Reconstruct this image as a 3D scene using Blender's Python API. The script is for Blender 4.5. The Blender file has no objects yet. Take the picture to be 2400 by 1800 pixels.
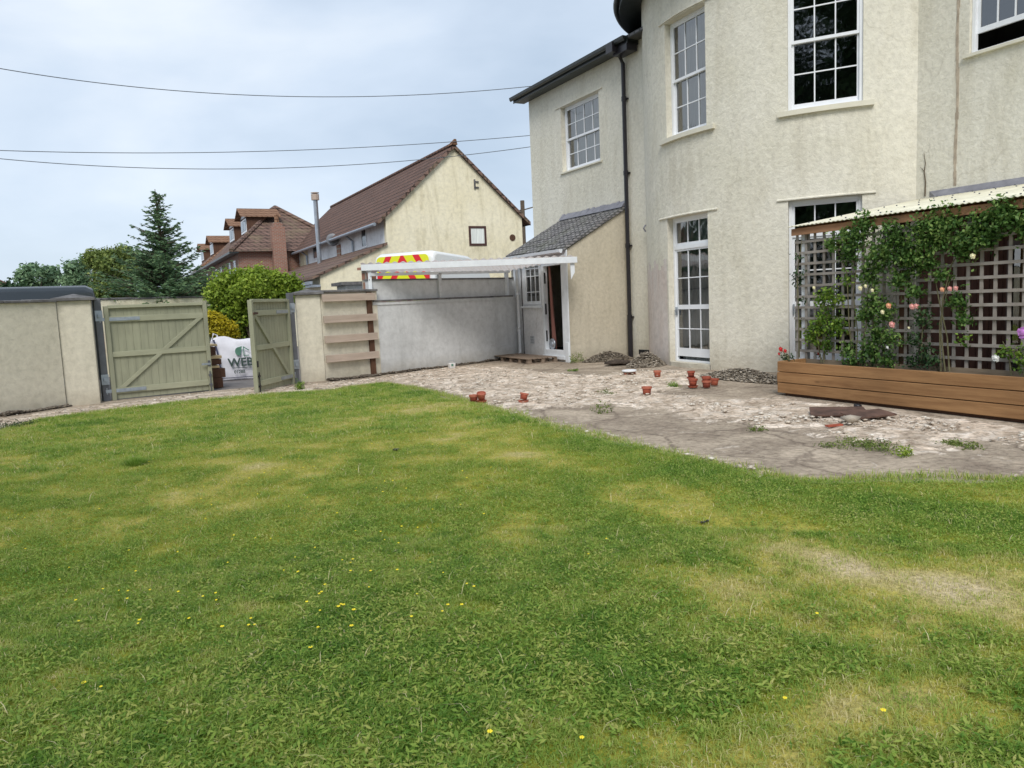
import bpy, math, random
import numpy as np
from math import sin, cos, pi, radians
from mathutils import Vector, Matrix
D = bpy.data
SC = bpy.context.scene
COL = SC.collection
RNG = np.random.default_rng(7)
random.seed(7)

# ---------------------------------------------------------------- camera, sky, sun
F, PITCH, ROLL, CH = 1800., radians(6.2), radians(2.5), 1.6
FW = np.array([0, cos(PITCH), -sin(PITCH)])
R0 = np.array([1., 0, 0]); U0 = np.cross(R0, FW)
RT = cos(ROLL)*R0 - sin(ROLL)*U0
UP = sin(ROLL)*R0 + cos(ROLL)*U0
CAM = np.array([0, 0, CH])
cd = D.cameras.new('camera'); cam = D.objects.new('camera', cd); COL.objects.link(cam)
cd.sensor_width = 36; cd.lens = 36*F/2400; cd.clip_end = 3000; cd.clip_start = .05
mw = Matrix.Identity(4)
for i in range(3):
    mw[i][0] = RT[i]; mw[i][1] = UP[i]; mw[i][2] = -FW[i]; mw[i][3] = CAM[i]
cam.matrix_world = mw
SC.camera = cam
SC.view_settings.view_transform = 'Standard'; SC.view_settings.look = 'None'
SC.view_settings.exposure = 0.62; SC.view_settings.gamma = 1.0
SUN_AZ, SUN_EL = 183, 46      # compass style: 0 = +Y, 90 = +X
world = D.worlds.new('World'); SC.world = world; world.use_nodes = True
nt = world.node_tree; N = nt.nodes; LK = nt.links
bg = N['Background']
sky = N.new('ShaderNodeTexSky'); sky.sky_type = 'NISHITA'; sky.sun_disc = False
sky.sun_elevation = radians(SUN_EL); sky.sun_rotation = radians(SUN_AZ)
tc = N.new('ShaderNodeTexCoord')
mp = N.new('ShaderNodeMapping'); mp.inputs['Scale'].default_value = (1.0, 1.0, 2.6); mp.inputs['Location'].default_value = (0.8, 0.55, 0.3)
LK.new(tc.outputs['Generated'], mp.inputs['Vector'])
n1 = N.new('ShaderNodeTexNoise'); n1.inputs['Scale'].default_value = 1.5; n1.inputs['Detail'].default_value = 7; n1.inputs['Roughness'].default_value = .5; n1.inputs['Distortion'].default_value = .35
LK.new(mp.outputs['Vector'], n1.inputs['Vector'])
cr = N.new('ShaderNodeValToRGB')
cr.color_ramp.elements[0].position = .34; cr.color_ramp.elements[0].color = (3.6, 4.35, 5.3, 1)
cr.color_ramp.elements[1].position = .68; cr.color_ramp.elements[1].color = (6.5, 6.9, 7.3, 1)
e = cr.color_ramp.elements.new(.5); e.color = (4.8, 5.5, 6.4, 1)
LK.new(n1.outputs['Fac'], cr.inputs['Fac'])
mx = N.new('ShaderNodeMixRGB'); mx.inputs['Fac'].default_value = .88
LK.new(sky.outputs['Color'], mx.inputs['Color1']); LK.new(cr.outputs['Color'], mx.inputs['Color2'])
LK.new(mx.outputs['Color'], bg.inputs['Color']); bg.inputs['Strength'].default_value = .1
sl = D.lights.new('sun', 'SUN'); sl.energy = 1.7; sl.angle = radians(26); sl.color = (1, .96, .9)
so = D.objects.new('sun', sl); COL.objects.link(so); so.location = (0, 0, 50)
sdir = Vector((sin(radians(SUN_AZ))*cos(radians(SUN_EL)), cos(radians(SUN_AZ))*cos(radians(SUN_EL)), sin(radians(SUN_EL))))
so.rotation_euler = sdir.to_track_quat('Z', 'Y').to_euler()

# ---------------------------------------------------------------- surveying helpers
def ray(x, y): return FW*F + RT*(x-1200) - UP*(y-900)
def G(x, y, z=0.):                       # the ground point seen in that direction
    d = ray(x, y); return CAM + d*((z-CH)/d[2])
def AT(x, y, dist):                      # a point at a horizontal distance
    d = ray(x, y); return CAM + d*(dist/math.hypot(d[0], d[1]))
def PL(x, y, a, az):                     # a point on a vertical plane
    d = ray(x, y); u = (sin(radians(az)), cos(radians(az))); n = (u[1], -u[0])
    return CAM + d*((n[0]*a[0]+n[1]*a[1])/(n[0]*d[0]+n[1]*d[1]))
def azd(az): return np.array([sin(radians(az)), cos(radians(az)), 0.])
def azof(a, b): return math.degrees(math.atan2(b[0]-a[0], b[1]-a[1]))
def pxof(p):
    v = np.array(p, float)-CAM; return 1200+F*(v@RT)/(v@FW)
def along(p0, d, px):                    # walk a line until it stands at that bearing
    d = np.array(d, float); v = np.array(p0, float)-CAM; k = (px-1200)/F
    t = -(v@RT - k*(v@FW))/(d@RT - k*(d@FW)); return np.array(p0)+d*t

# ---------------------------------------------------------------- noise
_g = np.random.default_rng(3).random((64, 64))
def vnoise(x, y):
    xi = np.floor(x).astype(int); yi = np.floor(y).astype(int); fx = x-xi; fy = y-yi
    fx = fx*fx*(3-2*fx); fy = fy*fy*(3-2*fy)
    a = _g[xi % 64, yi % 64]; b = _g[(xi+1) % 64, yi % 64]; c = _g[xi % 64, (yi+1) % 64]; d = _g[(xi+1) % 64, (yi+1) % 64]
    return (a*(1-fx)+b*fx)*(1-fy)+(c*(1-fx)+d*fx)*fy
def fbm(x, y, o=4):
    s = 0; a = .5
    for i in range(o):
        s = s+a*vnoise(x*2**i+17.3*i, y*2**i+5.1*i); a *= .5
    return s/(1-.5**o)
def inpoly(px, py, poly):
    r = np.zeros(px.shape, bool); n = len(poly)
    for i in range(n):
        x1, y1 = poly[i][:2]; x2, y2 = poly[(i+1) % n][:2]
        if y1 == y2: continue
        c = ((y1 > py) != (y2 > py)) & (px < (x2-x1)*(py-y1)/(y2-y1)+x1)
        r ^= c
    return r
def pdist(px, py, pts, closed=False):
    d = np.full(px.shape, 1e9); n = len(pts)
    for i in range(n if closed else n-1):
        x1, y1 = pts[i][:2]; x2, y2 = pts[(i+1) % n][:2]
        dx, dy = x2-x1, y2-y1; L = dx*dx+dy*dy+1e-12
        t = np.clip(((px-x1)*dx+(py-y1)*dy)/L, 0, 1)
        d = np.minimum(d, np.hypot(px-x1-t*dx, py-y1-t*dy))
    return d
def sstep(a, b, x):
    t = np.clip((x-a)/(b-a), 0, 1); return t*t*(3-2*t)

# ---------------------------------------------------------------- materials
def newmat(name):
    m = D.materials.new(name); m.use_nodes = True
    return m, m.node_tree.nodes, m.node_tree.links, m.node_tree.nodes['Principled BSDF']
def setsock(b, k, v):
    if k in b.inputs: b.inputs[k].default_value = v
def c4(c): return (c[0], c[1], c[2], 1)
def noise(N, L, coord, scale, detail=4, rough=.55, stretch=None, dist=0):
    n = N.new('ShaderNodeTexNoise'); n.inputs['Scale'].default_value = scale; n.inputs['Detail'].default_value = detail; n.inputs['Roughness'].default_value = rough; n.inputs['Distortion'].default_value = dist
    if stretch:
        m = N.new('ShaderNodeMapping'); m.inputs['Scale'].default_value = stretch; L.new(coord, m.inputs['Vector']); L.new(m.outputs['Vector'], n.inputs['Vector'])
    else: L.new(coord, n.inputs['Vector'])
    return n.outputs['Fac']
def ramp(N, L, fac, stops):
    r = N.new('ShaderNodeValToRGB'); e = r.color_ramp.elements
    e[0].position = stops[0][0]; e[0].color = c4(stops[0][1]); e[1].position = stops[-1][0]; e[1].color = c4(stops[-1][1])
    for p, c in stops[1:-1]:
        k = e.new(p); k.color = c4(c)
    L.new(fac, r.inputs['Fac']); return r.outputs['Color']
def mixc(N, L, fac, a, b, mode='MIX'):
    m = N.new('ShaderNodeMixRGB'); m.blend_type = mode
    for s, v in ((m.inputs['Fac'], fac), (m.inputs['Color1'], a), (m.inputs['Color2'], b)):
        if isinstance(v, (int, float)): s.default_value = v
        elif isinstance(v, tuple): s.default_value = c4(v)
        else: L.new(v, s)
    return m.outputs['Color']
def mathn(N, L, op, a, b=0., clamp=False):
    m = N.new('ShaderNodeMath'); m.operation = op; m.use_clamp = clamp
    for i, v in ((0, a), (1, b)):
        if isinstance(v, (int, float)): m.inputs[i].default_value = v
        else: L.new(v, m.inputs[i])
    return m.outputs[0]
def bump(N, L, b, h, strength=.5, dist=.02):
    k = N.new('ShaderNodeBump'); k.inputs['Strength'].default_value = strength; k.inputs['Distance'].default_value = dist
    L.new(h, k.inputs['Height']); L.new(k.outputs['Normal'], b.inputs['Normal'])
def coords(N, L, kind='Object'):
    t = N.new('ShaderNodeTexCoord'); return t.outputs[kind]
def plain(name, c, rough=.6, var=.15, scale=6, metal=0, bmp=.0, bscale=60, spec=None, stretch=None):
    m, N, L, b = newmat(name); co = coords(N, L)
    f = noise(N, L, co, scale, 5, .6, stretch)
    lo = tuple(x*(1-var) for x in c); hi = tuple(min(1, x*(1+var)) for x in c)
    L.new(ramp(N, L, f, [(.3, lo), (.7, hi)]), b.inputs['Base Color'])
    b.inputs['Roughness'].default_value = rough; b.inputs['Metallic'].default_value = metal
    if spec is not None: setsock(b, 'Specular IOR Level', spec)
    if bmp: bump(N, L, b, noise(N, L, co, bscale, 3, .6, stretch), bmp, .01)
    return m
def roughcast(name, c1, c2, stain, stainamt=.5, bscale=11, bs=.55, bd=.05, streak=True, runs=(), base=.35, cracks=True):
    m, N, L, b = newmat(name); co = coords(N, L)
    big = noise(N, L, co, .55, 5, .6)
    col = ramp(N, L, big, [(.35, c1), (.65, c2)])
    if streak:
        st = noise(N, L, co, 1.3, 6, .65, (1.6, 1.6, .35), .4)
        f = ramp(N, L, st, [(.50, (0, 0, 0)), (.72, (1, 1, 1))])
        fm = mathn(N, L, 'MULTIPLY', f, stainamt)
        col = mixc(N, L, fm, col, stain)
    fine = noise(N, L, co, bscale, 7, .68, None, .25)
    col = mixc(N, L, .45, col, ramp(N, L, fine, [(.3, (.66, .66, .64)), (.5, (.97, .97, .96)), (.7, (1.22, 1.22, 1.2))]), 'MULTIPLY')
    s = N.new('ShaderNodeSeparateXYZ'); L.new(co, s.inputs[0])
    def band(v, a, b_, w):
        m1 = N.new('ShaderNodeMapRange'); L.new(v, m1.inputs[0]); m1.inputs[1].default_value = a; m1.inputs[2].default_value = a+w
        m2 = N.new('ShaderNodeMapRange'); L.new(v, m2.inputs[0]); m2.inputs[1].default_value = b_-w; m2.inputs[2].default_value = b_; m2.inputs[3].default_value = 1; m2.inputs[4].default_value = 0
        return mathn(N, L, 'MULTIPLY', m1.outputs[0], m2.outputs[0])
    dn = ramp(N, L, noise(N, L, co, 5, 4, .6, (1, 1, .12)), [(.42, (0, 0, 0)), (.62, (1, 1, 1))])
    for x0, x1, z0, z1 in runs:
        f = mathn(N, L, 'MULTIPLY', mathn(N, L, 'MULTIPLY', band(s.outputs[0], x0, x1, .12), band(s.outputs[2], z0, z1, .7)), dn)
        col = mixc(N, L, mathn(N, L, 'MULTIPLY', f, .32), col, tuple(c*.8 for c in stain))
    if base:
        f = mathn(N, L, 'MULTIPLY', band(s.outputs[2], -2, base, base*.9), noise(N, L, co, 3, 5, .6))
        col = mixc(N, L, mathn(N, L, 'MULTIPLY', f, .8, True), col, (.34, .29, .21))
    if cracks:
        v = N.new('ShaderNodeTexVoronoi'); v.feature = 'DISTANCE_TO_EDGE'; v.inputs['Scale'].default_value = .55
        mm = N.new('ShaderNodeMapping'); L.new(co, mm.inputs[0]); mm.inputs['Scale'].default_value = (1, 1, .6)
        nn_ = N.new('ShaderNodeTexNoise'); nn_.inputs['Scale'].default_value = 2.5; L.new(co, nn_.inputs['Vector']); mixv = N.new('ShaderNodeMixRGB'); mixv.inputs[0].default_value = .25; L.new(mm.outputs[0], mixv.inputs[1]); L.new(nn_.outputs['Color'], mixv.inputs[2]); L.new(mixv.outputs[0], v.inputs['Vector'])
        f = ramp(N, L, v.outputs['Distance'], [(.0, (1, 1, 1)), (.006, (0, 0, 0))]); g = ramp(N, L, noise(N, L, co, .8, 3, .5), [(.52, (0, 0, 0)), (.6, (1, 1, 1))])
        col = mixc(N, L, mathn(N, L, 'MULTIPLY', mathn(N, L, 'MULTIPLY', f, g), .2), col, (.2, .17, .12))
    L.new(col, b.inputs['Base Color']); b.inputs['Roughness'].default_value = .95; setsock(b, 'Specular IOR Level', .15)
    bump(N, L, b, fine, bs, bd)
    return m
def tiles(name, c1, c2, mortar, w=.28, h=.22, zk=1.3, bd=.03, moss=None, spot=None):
    m, N, L, b = newmat(name); co = coords(N, L)
    s = N.new('ShaderNodeSeparateXYZ'); L.new(co, s.inputs[0])
    xy = mathn(N, L, 'ADD', s.outputs[0], s.outputs[1]); z = mathn(N, L, 'MULTIPLY', s.outputs[2], zk)
    k = N.new('ShaderNodeCombineXYZ'); L.new(xy, k.inputs[0]); L.new(z, k.inputs[1])
    br = N.new('ShaderNodeTexBrick'); L.new(k.outputs[0], br.inputs['Vector'])
    br.inputs['Color1'].default_value = c4(c1); br.inputs['Color2'].default_value = c4(c2); br.inputs['Mortar'].default_value = c4(mortar)
    br.inputs['Scale'].default_value = 1; br.inputs['Mortar Size'].default_value = .022 if h < .1 else .035; br.inputs['Mortar Smooth'].default_value = .3
    br.inputs['Brick Width'].default_value = w; br.inputs['Row Height'].default_value = h
    col = br.outputs['Color']
    if moss:
        f = ramp(N, L, noise(N, L, co, 1.2, 6, .65), [(.5, (0, 0, 0)), (.68, (1, 1, 1))]); col = mixc(N, L, mathn(N, L, 'MULTIPLY', f, .6), col, moss)
    if spot:
        f = ramp(N, L, noise(N, L, co, 9, 3, .7), [(.66, (0, 0, 0)), (.74, (1, 1, 1))]); col = mixc(N, L, mathn(N, L, 'MULTIPLY', f, .6), col, spot)
    col = mixc(N, L, .4, col, ramp(N, L, noise(N, L, co, 4, 5, .7), [(.3, (.6, .6, .6)), (.7, (1.3, 1.3, 1.3))]), 'MULTIPLY')
    L.new(col, b.inputs['Base Color']); b.inputs['Roughness'].default_value = .85; setsock(b, 'Specular IOR Level', .25)
    saw = mathn(N, L, 'FRACT', mathn(N, L, 'DIVIDE', z, h))
    hh = mathn(N, L, 'SUBTRACT', mathn(N, L, 'MULTIPLY', br.outputs['Fac'], -.5), saw)
    bump(N, L, b, hh, .8, bd)
    return m
def wood(name, c1, c2, dirv=(1.5, 22, 22), rough=.75, knots=False, bmp=.3):
    m, N, L, b = newmat(name); co = coords(N, L)
    g = noise(N, L, co, 1.6, 6, .65, dirv, .5)
    col = ramp(N, L, g, [(.3, c1), (.72, c2)])
    col = mixc(N, L, .5, col, ramp(N, L, noise(N, L, co, 1.1, 3, .6), [(.3, (.7, .7, .7)), (.7, (1.25, 1.22, 1.2))]), 'MULTIPLY')
    if knots:
        v = N.new('ShaderNodeTexVoronoi'); v.inputs['Scale'].default_value = 1.0
        mm = N.new('ShaderNodeMapping'); mm.inputs['Scale'].default_value = (1.6, 4, 4.2); L.new(co, mm.inputs['Vector']); L.new(mm.outputs[0], v.inputs['Vector'])
        f = ramp(N, L, v.outputs['Distance'], [(.05, (1, 1, 1)), (.13, (0, 0, 0))]); col = mixc(N, L, mathn(N, L, 'MULTIPLY', f, .75), col, tuple(x*.3 for x in c1))
    L.new(col, b.inputs['Base Color']); b.inputs['Roughness'].default_value = rough; setsock(b, 'Specular IOR Level', .3)
    bump(N, L, b, g, bmp, .006); return m
def leafm(name, stops, trans=.3, rough=.55):
    m, N, L, b = newmat(name)
    a = N.new('ShaderNodeAttribute'); a.attribute_name = 'tint'
    col = ramp(N, L, a.outputs['Fac'], stops)
    L.new(col, b.inputs['Base Color']); b.inputs['Roughness'].default_value = rough; setsock(b, 'Specular IOR Level', .3)
    t = N.new('ShaderNodeBsdfTranslucent'); L.new(col, t.inputs['Color'])
    mxx = N.new('ShaderNodeMixShader'); mxx.inputs[0].default_value = trans
    L.new(b.outputs[0], mxx.inputs[1]); L.new(t.outputs[0], mxx.inputs[2]); L.new(mxx.outputs[0], N['Material Output'].inputs['Surface'])
    return m
def glassm(name, tint=(.55, .6, .6), refl=1.0):
    m, N, L, b = newmat(name)
    tr = N.new('ShaderNodeBsdfTransparent'); tr.inputs['Color'].default_value = c4(tint)
    gl = N.new('ShaderNodeBsdfGlossy'); gl.inputs['Roughness'].default_value = .03; gl.inputs['Color'].default_value = (refl, refl, refl, 1)
    fr = N.new('ShaderNodeFresnel'); fr.inputs['IOR'].default_value = 2.5
    nn = noise(N, L, coords(N, L), 2.2, 2, .5); bp = N.new('ShaderNodeBump'); bp.inputs['Strength'].default_value = .12; bp.inputs['Distance'].default_value = .05
    L.new(nn, bp.inputs['Height']); L.new(bp.outputs[0], gl.inputs['Normal'])
    ms = N.new('ShaderNodeMixShader'); L.new(fr.outputs[0], ms.inputs[0]); L.new(tr.outputs[0], ms.inputs[1]); L.new(gl.outputs[0], ms.inputs[2])
    L.new(ms.outputs[0], N['Material Output'].inputs['Surface']); return m

M = {}
M['render'] = roughcast('cream_roughcast', (.67, .64, .535), (.73, .70, .61), (.52, .48, .38), .5, 11, .5, .04, True, ((2.45, 4.3, 3.4, 4.85), (5.4, 7.0, 3.5, 4.8), (-3.2, -.8, 3.9, 5.15), (8.1, 10.3, 3.9, 5.2)), .6)
M['render_pink'] = roughcast('pinkish_patched_render', (.60, .54, .49), (.67, .61, .57), (.52, .40, .33), .6, 9, .4, .03)
M['render_lt'] = roughcast('buff_roughcast', (.52, .47, .37), (.57, .52, .42), (.40, .36, .28), .6, 12, .4, .03)
M['wallrender'] = roughcast('garden_wall_render', (.62, .575, .47), (.67, .625, .52), (.48, .45, .36), .5, 9, .35, .025)
M['greywall'] = roughcast('grey_painted_render', (.54, .55, .555), (.64, .65, .655), (.44, .45, .45), .6, 7, .3, .02)
M['whiterender'] = roughcast('white_painted_render', (.66, .67, .69), (.74, .75, .77), (.6, .6, .6), .3, 12, .4, .02)
M['gable'] = roughcast('yellow_cream_render', (.80, .73, .53), (.84, .78, .60), (.50, .44, .28), .7, 6, .15, .01, True, ((5.5, 7.5, 5.0, 8.5),), 0, False)
M['cottwhite'] = roughcast('cottage_white_render', (.80, .81, .83), (.85, .86, .88), (.6, .6, .6), .3, 6, .2, .01)
M['tile'] = tiles('brown_roof_tiles', (.115, .065, .048), (.165, .092, .068), (.03, .019, .015), .34, .36, 1.5, .06, None, (.34, .27, .2))
M['tile2'] = tiles('red_brown_roof_tiles', (.15, .095, .075), (.20, .125, .10), (.05, .034, .028), .34, .36, 1.5, .05, (.2, .16, .1))
M['tileo'] = tiles('orange_roof_tiles', (.22, .125, .075), (.27, .155, .095), (.14, .07, .04), .3, .28, 1.5, .04)
M['slate'] = tiles('grey_slates', (.18, .17, .175), (.26, .25, .25), (.09, .09, .09), .2, .16, 2.2, .03, (.16, .17, .13))
M['brick'] = tiles('red_brick', (.28, .095, .055), (.34, .13, .08), (.3, .24, .2), .225, .075, 1, .005)
M['pierbrick'] = tiles('brown_brick', (.30, .15, .10), (.38, .20, .14), (.4, .36, .3), .3, .22, 1, .01)
M['white'] = plain('white_paint', (.78, .80, .83), .4, .05, 3)
M['whitewood'] = plain('worn_white_paint', (.70, .73, .76), .5, .08, 5, 0, .15, 30)
M['cream'] = plain('cream_paint', (.66, .63, .52), .6, .06, 4)
M['black'] = plain('black_plastic', (.018, .016, .02), .35, .3, 8)
M['darkfascia'] = plain('dark_fascia_board', (.022, .027, .026), .4, .3, 3)
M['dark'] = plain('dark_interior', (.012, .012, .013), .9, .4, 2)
M['room'] = plain('dim_room_wall', (.10, .10, .10), .9, .4, 1)
M['glass'] = glassm('window_glass')
M['curtain'] = plain('pale_curtain', (.42, .38, .34), .9, .35, 4, 0, 0, 60, None, (14, 14, .3))
M['greycurt'] = plain('grey_net_curtain', (.48, .52, .51), .9, .3, 3, 0, 0, 60, None, (10, 10, .3))
M['whitecurt'] = plain('net_curtain', (.75, .78, .74), .9, .25, 5, 0, 0, 60, None, (10, 10, .3))
M['sage'] = wood('sage_green_painted_wood', (.28, .285, .205), (.36, .365, .26), (8, 8, .8), .6, False, .15)
M['sage_h'] = wood('sage_green_painted_rail', (.33, .335, .235), (.40, .405, .29), (1, 8, 8), .6, False, .15)
M['steel'] = plain('galvanised_steel', (.36, .40, .45), .45, .2, 9, .6)
M['post'] = plain('dark_grey_steel_post', (.12, .125, .14), .5, .25, 4, .2)
M['pinkwood'] = wood('pinkish_brown_boards', (.40, .32, .26), (.50, .41, .34), (1, 9, 9))
M['darkwood'] = wood('dark_stained_timber', (.07, .035, .02), (.13, .065, .04), (9, 9, 1))
M['planter'] = wood('orange_brown_planter_boards', (.22, .11, .045), (.40, .225, .10), (.7, 16, 11), .75, True, .5)
M['planter_in'] = wood('weathered_planter_lining', (.2, .15, .1), (.3, .24, .17))
M['lattice'] = wood('weathered_grey_lattice', (.25, .22, .19), (.39, .36, .33), (2, 2, 2), .85)
M['newwood'] = wood('orange_new_timber', (.30, .15, .08), (.45, .25, .14), (1, 8, 8))
M['pallet'] = wood('old_pallet_boards', (.16, .12, .09), (.27, .21, .16), (1, 9, 9), .9)
M['blondewood'] = wood('sawn_timber', (.62, .46, .25), (.72, .57, .35), (1, 9, 9), .8)
M['coping'] = plain('lichened_slate_coping', (.13, .125, .125), .9, .5, 7, 0, .6, 25)
M['terracotta'] = plain('terracotta_plastic', (.36, .075, .04), .6, .35, 14)
M['soil'] = plain('dark_soil', (.055, .04, .03), 1, .5, 14, 0, .8, 30)
M['rubble'] = leafm('rubble_stone', [(0, (.07, .055, .045)), (.5, (.26, .22, .17)), (1, (.55, .49, .41))], 0, .95)
M['palerubble'] = leafm('pale_mortar_chips', [(0, (.36, .30, .24)), (.5, (.60, .53, .44)), (1, (.76, .71, .63))], 0, .95)
M['asphalt'] = plain('asphalt', (.17, .155, .15), .95, .2, 3, 0, .5, 60)
M['bag'] = plain('white_woven_sacking', (.74, .74, .80), .7, .06, 5, 0, .5, 5)
M['bagstrap'] = plain('navy_strap', (.04, .045, .09), .7)
M['baggreen'] = plain('green_print', (.09, .22, .16), .7, .2)
M['ink'] = plain('dark_green_print', (.04, .07, .06), .7, .1)
M['vanwhite'] = plain('white_van_paint', (.78, .80, .80), .25, .02, 1, 0, 0, 60, .5)
M['vandark'] = plain('dark_blue_grey_paint', (.035, .045, .055), .2, .1, 1, 0, 0, 60, .6)
M['rubber'] = plain('tyre_rubber', (.02, .02, .02), .8)
M['mirror'] = plain('metal_flue', (.45, .48, .52), .3, .15, 4, .8)
M['dish'] = plain('grey_dish', (.20, .21, .23), .5)
M['wire'] = plain('overhead_wire', (.10, .11, .12), .7)
M['browngloss'] = plain('brown_window_frame', (.07, .03, .025), .4)
M['rust'] = plain('rusty_brown_sheet', (.10, .055, .04), .85, .5, 6, 0, .6, 20)
M['redboard'] = wood('dull_red_board', (.30, .13, .11), (.38, .18, .15), (9, 9, .6))
M['polycarb'] = plain('yellowed_corrugated_sheet', (.72, .69, .54), .5, .18, 4)
M['lead'] = plain('lead_flashing', (.22, .22, .25), .6, .2, 6, .2)
M['bark'] = plain('tree_bark', (.11, .085, .06), .95, .35, 8, 0, .6, 20)
M['stem'] = plain('rose_stem', (.13, .12, .06), .8, .3, 12)
M['grasstuft'] = leafm('grass_blade', [(0, (.12, .25, .03)), (.28, (.31, .44, .075)), (.5, (.45, .49, .12)), (.74, (.62, .56, .25)), (1, (.82, .72, .46))], .42)
M['l_rose'] = leafm('rose_leaves', [(0, (.03, .08, .015)), (.5, (.09, .19, .04)), (1, (.28, .40, .11))], .35)
M['l_bright'] = leafm('bright_green_leaves', [(0, (.04, .10, .015)), (.5, (.13, .24, .03)), (1, (.30, .42, .06))], .3)
M['l_lime'] = leafm('lime_green_foliage', [(0, (.08, .14, .01)), (.5, (.23, .34, .035)), (1, (.44, .54, .08))], .35)
M['l_yellow'] = leafm('yellow_foliage', [(0, (.16, .16, .01)), (.5, (.50, .42, .02)), (1, (.75, .62, .05))], .35)
M['l_conifer'] = leafm('conifer_needles', [(0, (.05, .10, .06)), (.5, (.11, .20, .10)), (1, (.24, .36, .16))], .3)
M['l_dark'] = leafm('dark_green_leaves', [(0, (.015, .04, .015)), (.5, (.035, .08, .028)), (1, (.08, .14, .045))], .25)
M['l_olive'] = leafm('olive_leaves', [(0, (.06, .10, .02)), (.5, (.16, .22, .05)), (1, (.32, .37, .10))], .3)
M['l_far'] = leafm('blue_green_leaves', [(0, (.07, .14, .08)), (.5, (.15, .25, .13)), (1, (.26, .38, .20))], .25)
for k, c in dict(f_red=(.55, .02, .02), f_pink=(.80, .38, .34), f_peach=(.85, .42, .24), f_cream=(.85, .80, .50), f_white=(.85, .85, .80), f_violet=(.55, .22, .60), f_yellow=(.85, .68, .02)).items():
    M[k] = plain(k[2:]+'_petals', c, .6, .15, 20)

m, N_, L_, b = newmat('terracotta_plastic_pots'); co = coords(N_, L_); oi = N_.new('ShaderNodeObjectInfo')
col = ramp(N_, L_, mathn(N_, L_, 'ADD', mathn(N_, L_, 'MULTIPLY', noise(N_, L_, co, 16, 4, .6), .6), mathn(N_, L_, 'MULTIPLY', oi.outputs['Random'], .4)), [(.3, (.24, .05, .03)), (.5, (.38, .085, .045)), (.72, (.46, .16, .10))])
L_.new(col, b.inputs['Base Color']); b.inputs['Roughness'].default_value = .6; M['terracotta'] = m
# chevron panel: one material in the panel's own coordinates
m, N_, L_, b = newmat('red_and_yellow_chevrons'); co = coords(N_, L_); s = N_.new('ShaderNodeSeparateXYZ'); L_.new(co, s.inputs[0])
v = mathn(N_, L_, 'ADD', mathn(N_, L_, 'ABSOLUTE', s.outputs[0]), mathn(N_, L_, 'MULTIPLY', s.outputs[2], .6))
f = mathn(N_, L_, 'GREATER_THAN', mathn(N_, L_, 'FRACT', mathn(N_, L_, 'DIVIDE', mathn(N_, L_, 'ADD', v, 5.2-1.86), .52)), .58)
L_.new(mixc(N_, L_, f, (.78, .80, .02), (.72, .02, .03)), b.inputs['Base Color']); b.inputs['Roughness'].default_value = .35
M['chevron'] = m

# lawn soil and patio
m, N_, L_, b = newmat('mossy_lawn_floor'); co = coords(N_, L_)
a = N_.new('ShaderNodeAttribute'); a.attribute_name = 'dry'
n = noise(N_, L_, co, 2.2, 6, .65); n2 = noise(N_, L_, co, 38, 4, .7)
fac = mathn(N_, L_, 'ADD', a.outputs['Fac'], mathn(N_, L_, 'MULTIPLY', mathn(N_, L_, 'SUBTRACT', n, .5), .7), True)
col = ramp(N_, L_, fac, [(.0, (.09, .15, .02)), (.35, (.25, .26, .03)), (.6, (.42, .37, .08)), (1, (.58, .48, .30))])
col = mixc(N_, L_, .8, col, ramp(N_, L_, n2, [(.3, (.45, .45, .4)), (.5, (.95, .95, .95)), (.7, (1.45, 1.45, 1.4))]), 'MULTIPLY')
L_.new(col, b.inputs['Base Color']); b.inputs['Roughness'].default_value = 1; setsock(b, 'Specular IOR Level', .1); bump(N_, L_, b, n2, .8, .03)
M['lawn'] = m
m, N_, L_, b = newmat('worn_patio_screed'); co = coords(N_, L_)
a = N_.new('ShaderNodeAttribute'); a.attribute_name = 'pale'
d = noise(N_, L_, co, 1.1, 7, .65, None, .6); d2 = noise(N_, L_, co, 14, 6, .7, None, .6); d3 = noise(N_, L_, co, 3.6, 6, .7, (1, 1, 1), 1.2)
conc = ramp(N_, L_, d, [(.32, (.25, .20, .155)), (.5, (.38, .315, .245)), (.68, (.55, .46, .36))])
pale = ramp(N_, L_, d3, [(.28, (.20, .15, .11)), (.38, (.42, .34, .265)), (.49, (.64, .54, .44)), (.64, (.80, .73, .65))])
fac = mathn(N_, L_, 'ADD', a.outputs['Fac'], mathn(N_, L_, 'MULTIPLY', mathn(N_, L_, 'SUBTRACT', d3, .5), 1.6))
f = ramp(N_, L_, fac, [(.40, (0, 0, 0)), (.56, (1, 1, 1))])
vd = N_.new('ShaderNodeMixRGB'); vd.inputs[0].default_value = .14; L_.new(co, vd.inputs[1]); nz = N_.new('ShaderNodeTexNoise'); nz.inputs['Scale'].default_value = 6; nz.inputs['Detail'].default_value = 4; L_.new(co, nz.inputs['Vector']); L_.new(nz.outputs['Color'], vd.inputs[2])
v1 = N_.new('ShaderNodeTexVoronoi'); v1.inputs['Scale'].default_value = 5.5; L_.new(vd.outputs[0], v1.inputs['Vector'])
v2 = N_.new('ShaderNodeTexVoronoi'); v2.feature = 'DISTANCE_TO_EDGE'; v2.inputs['Scale'].default_value = 5.5; L_.new(vd.outputs[0], v2.inputs['Vector'])
v3 = N_.new('ShaderNodeTexVoronoi'); v3.feature = 'DISTANCE_TO_EDGE'; v3.inputs['Scale'].default_value = .8; L_.new(vd.outputs[0], v3.inputs['Vector'])
pl2 = mixc(N_, L_, .8, pale, ramp(N_, L_, v1.outputs['Color'], [(.2, (.78, .75, .71)), (.8, (1.22, 1.2, 1.18))]), 'MULTIPLY')
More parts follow.
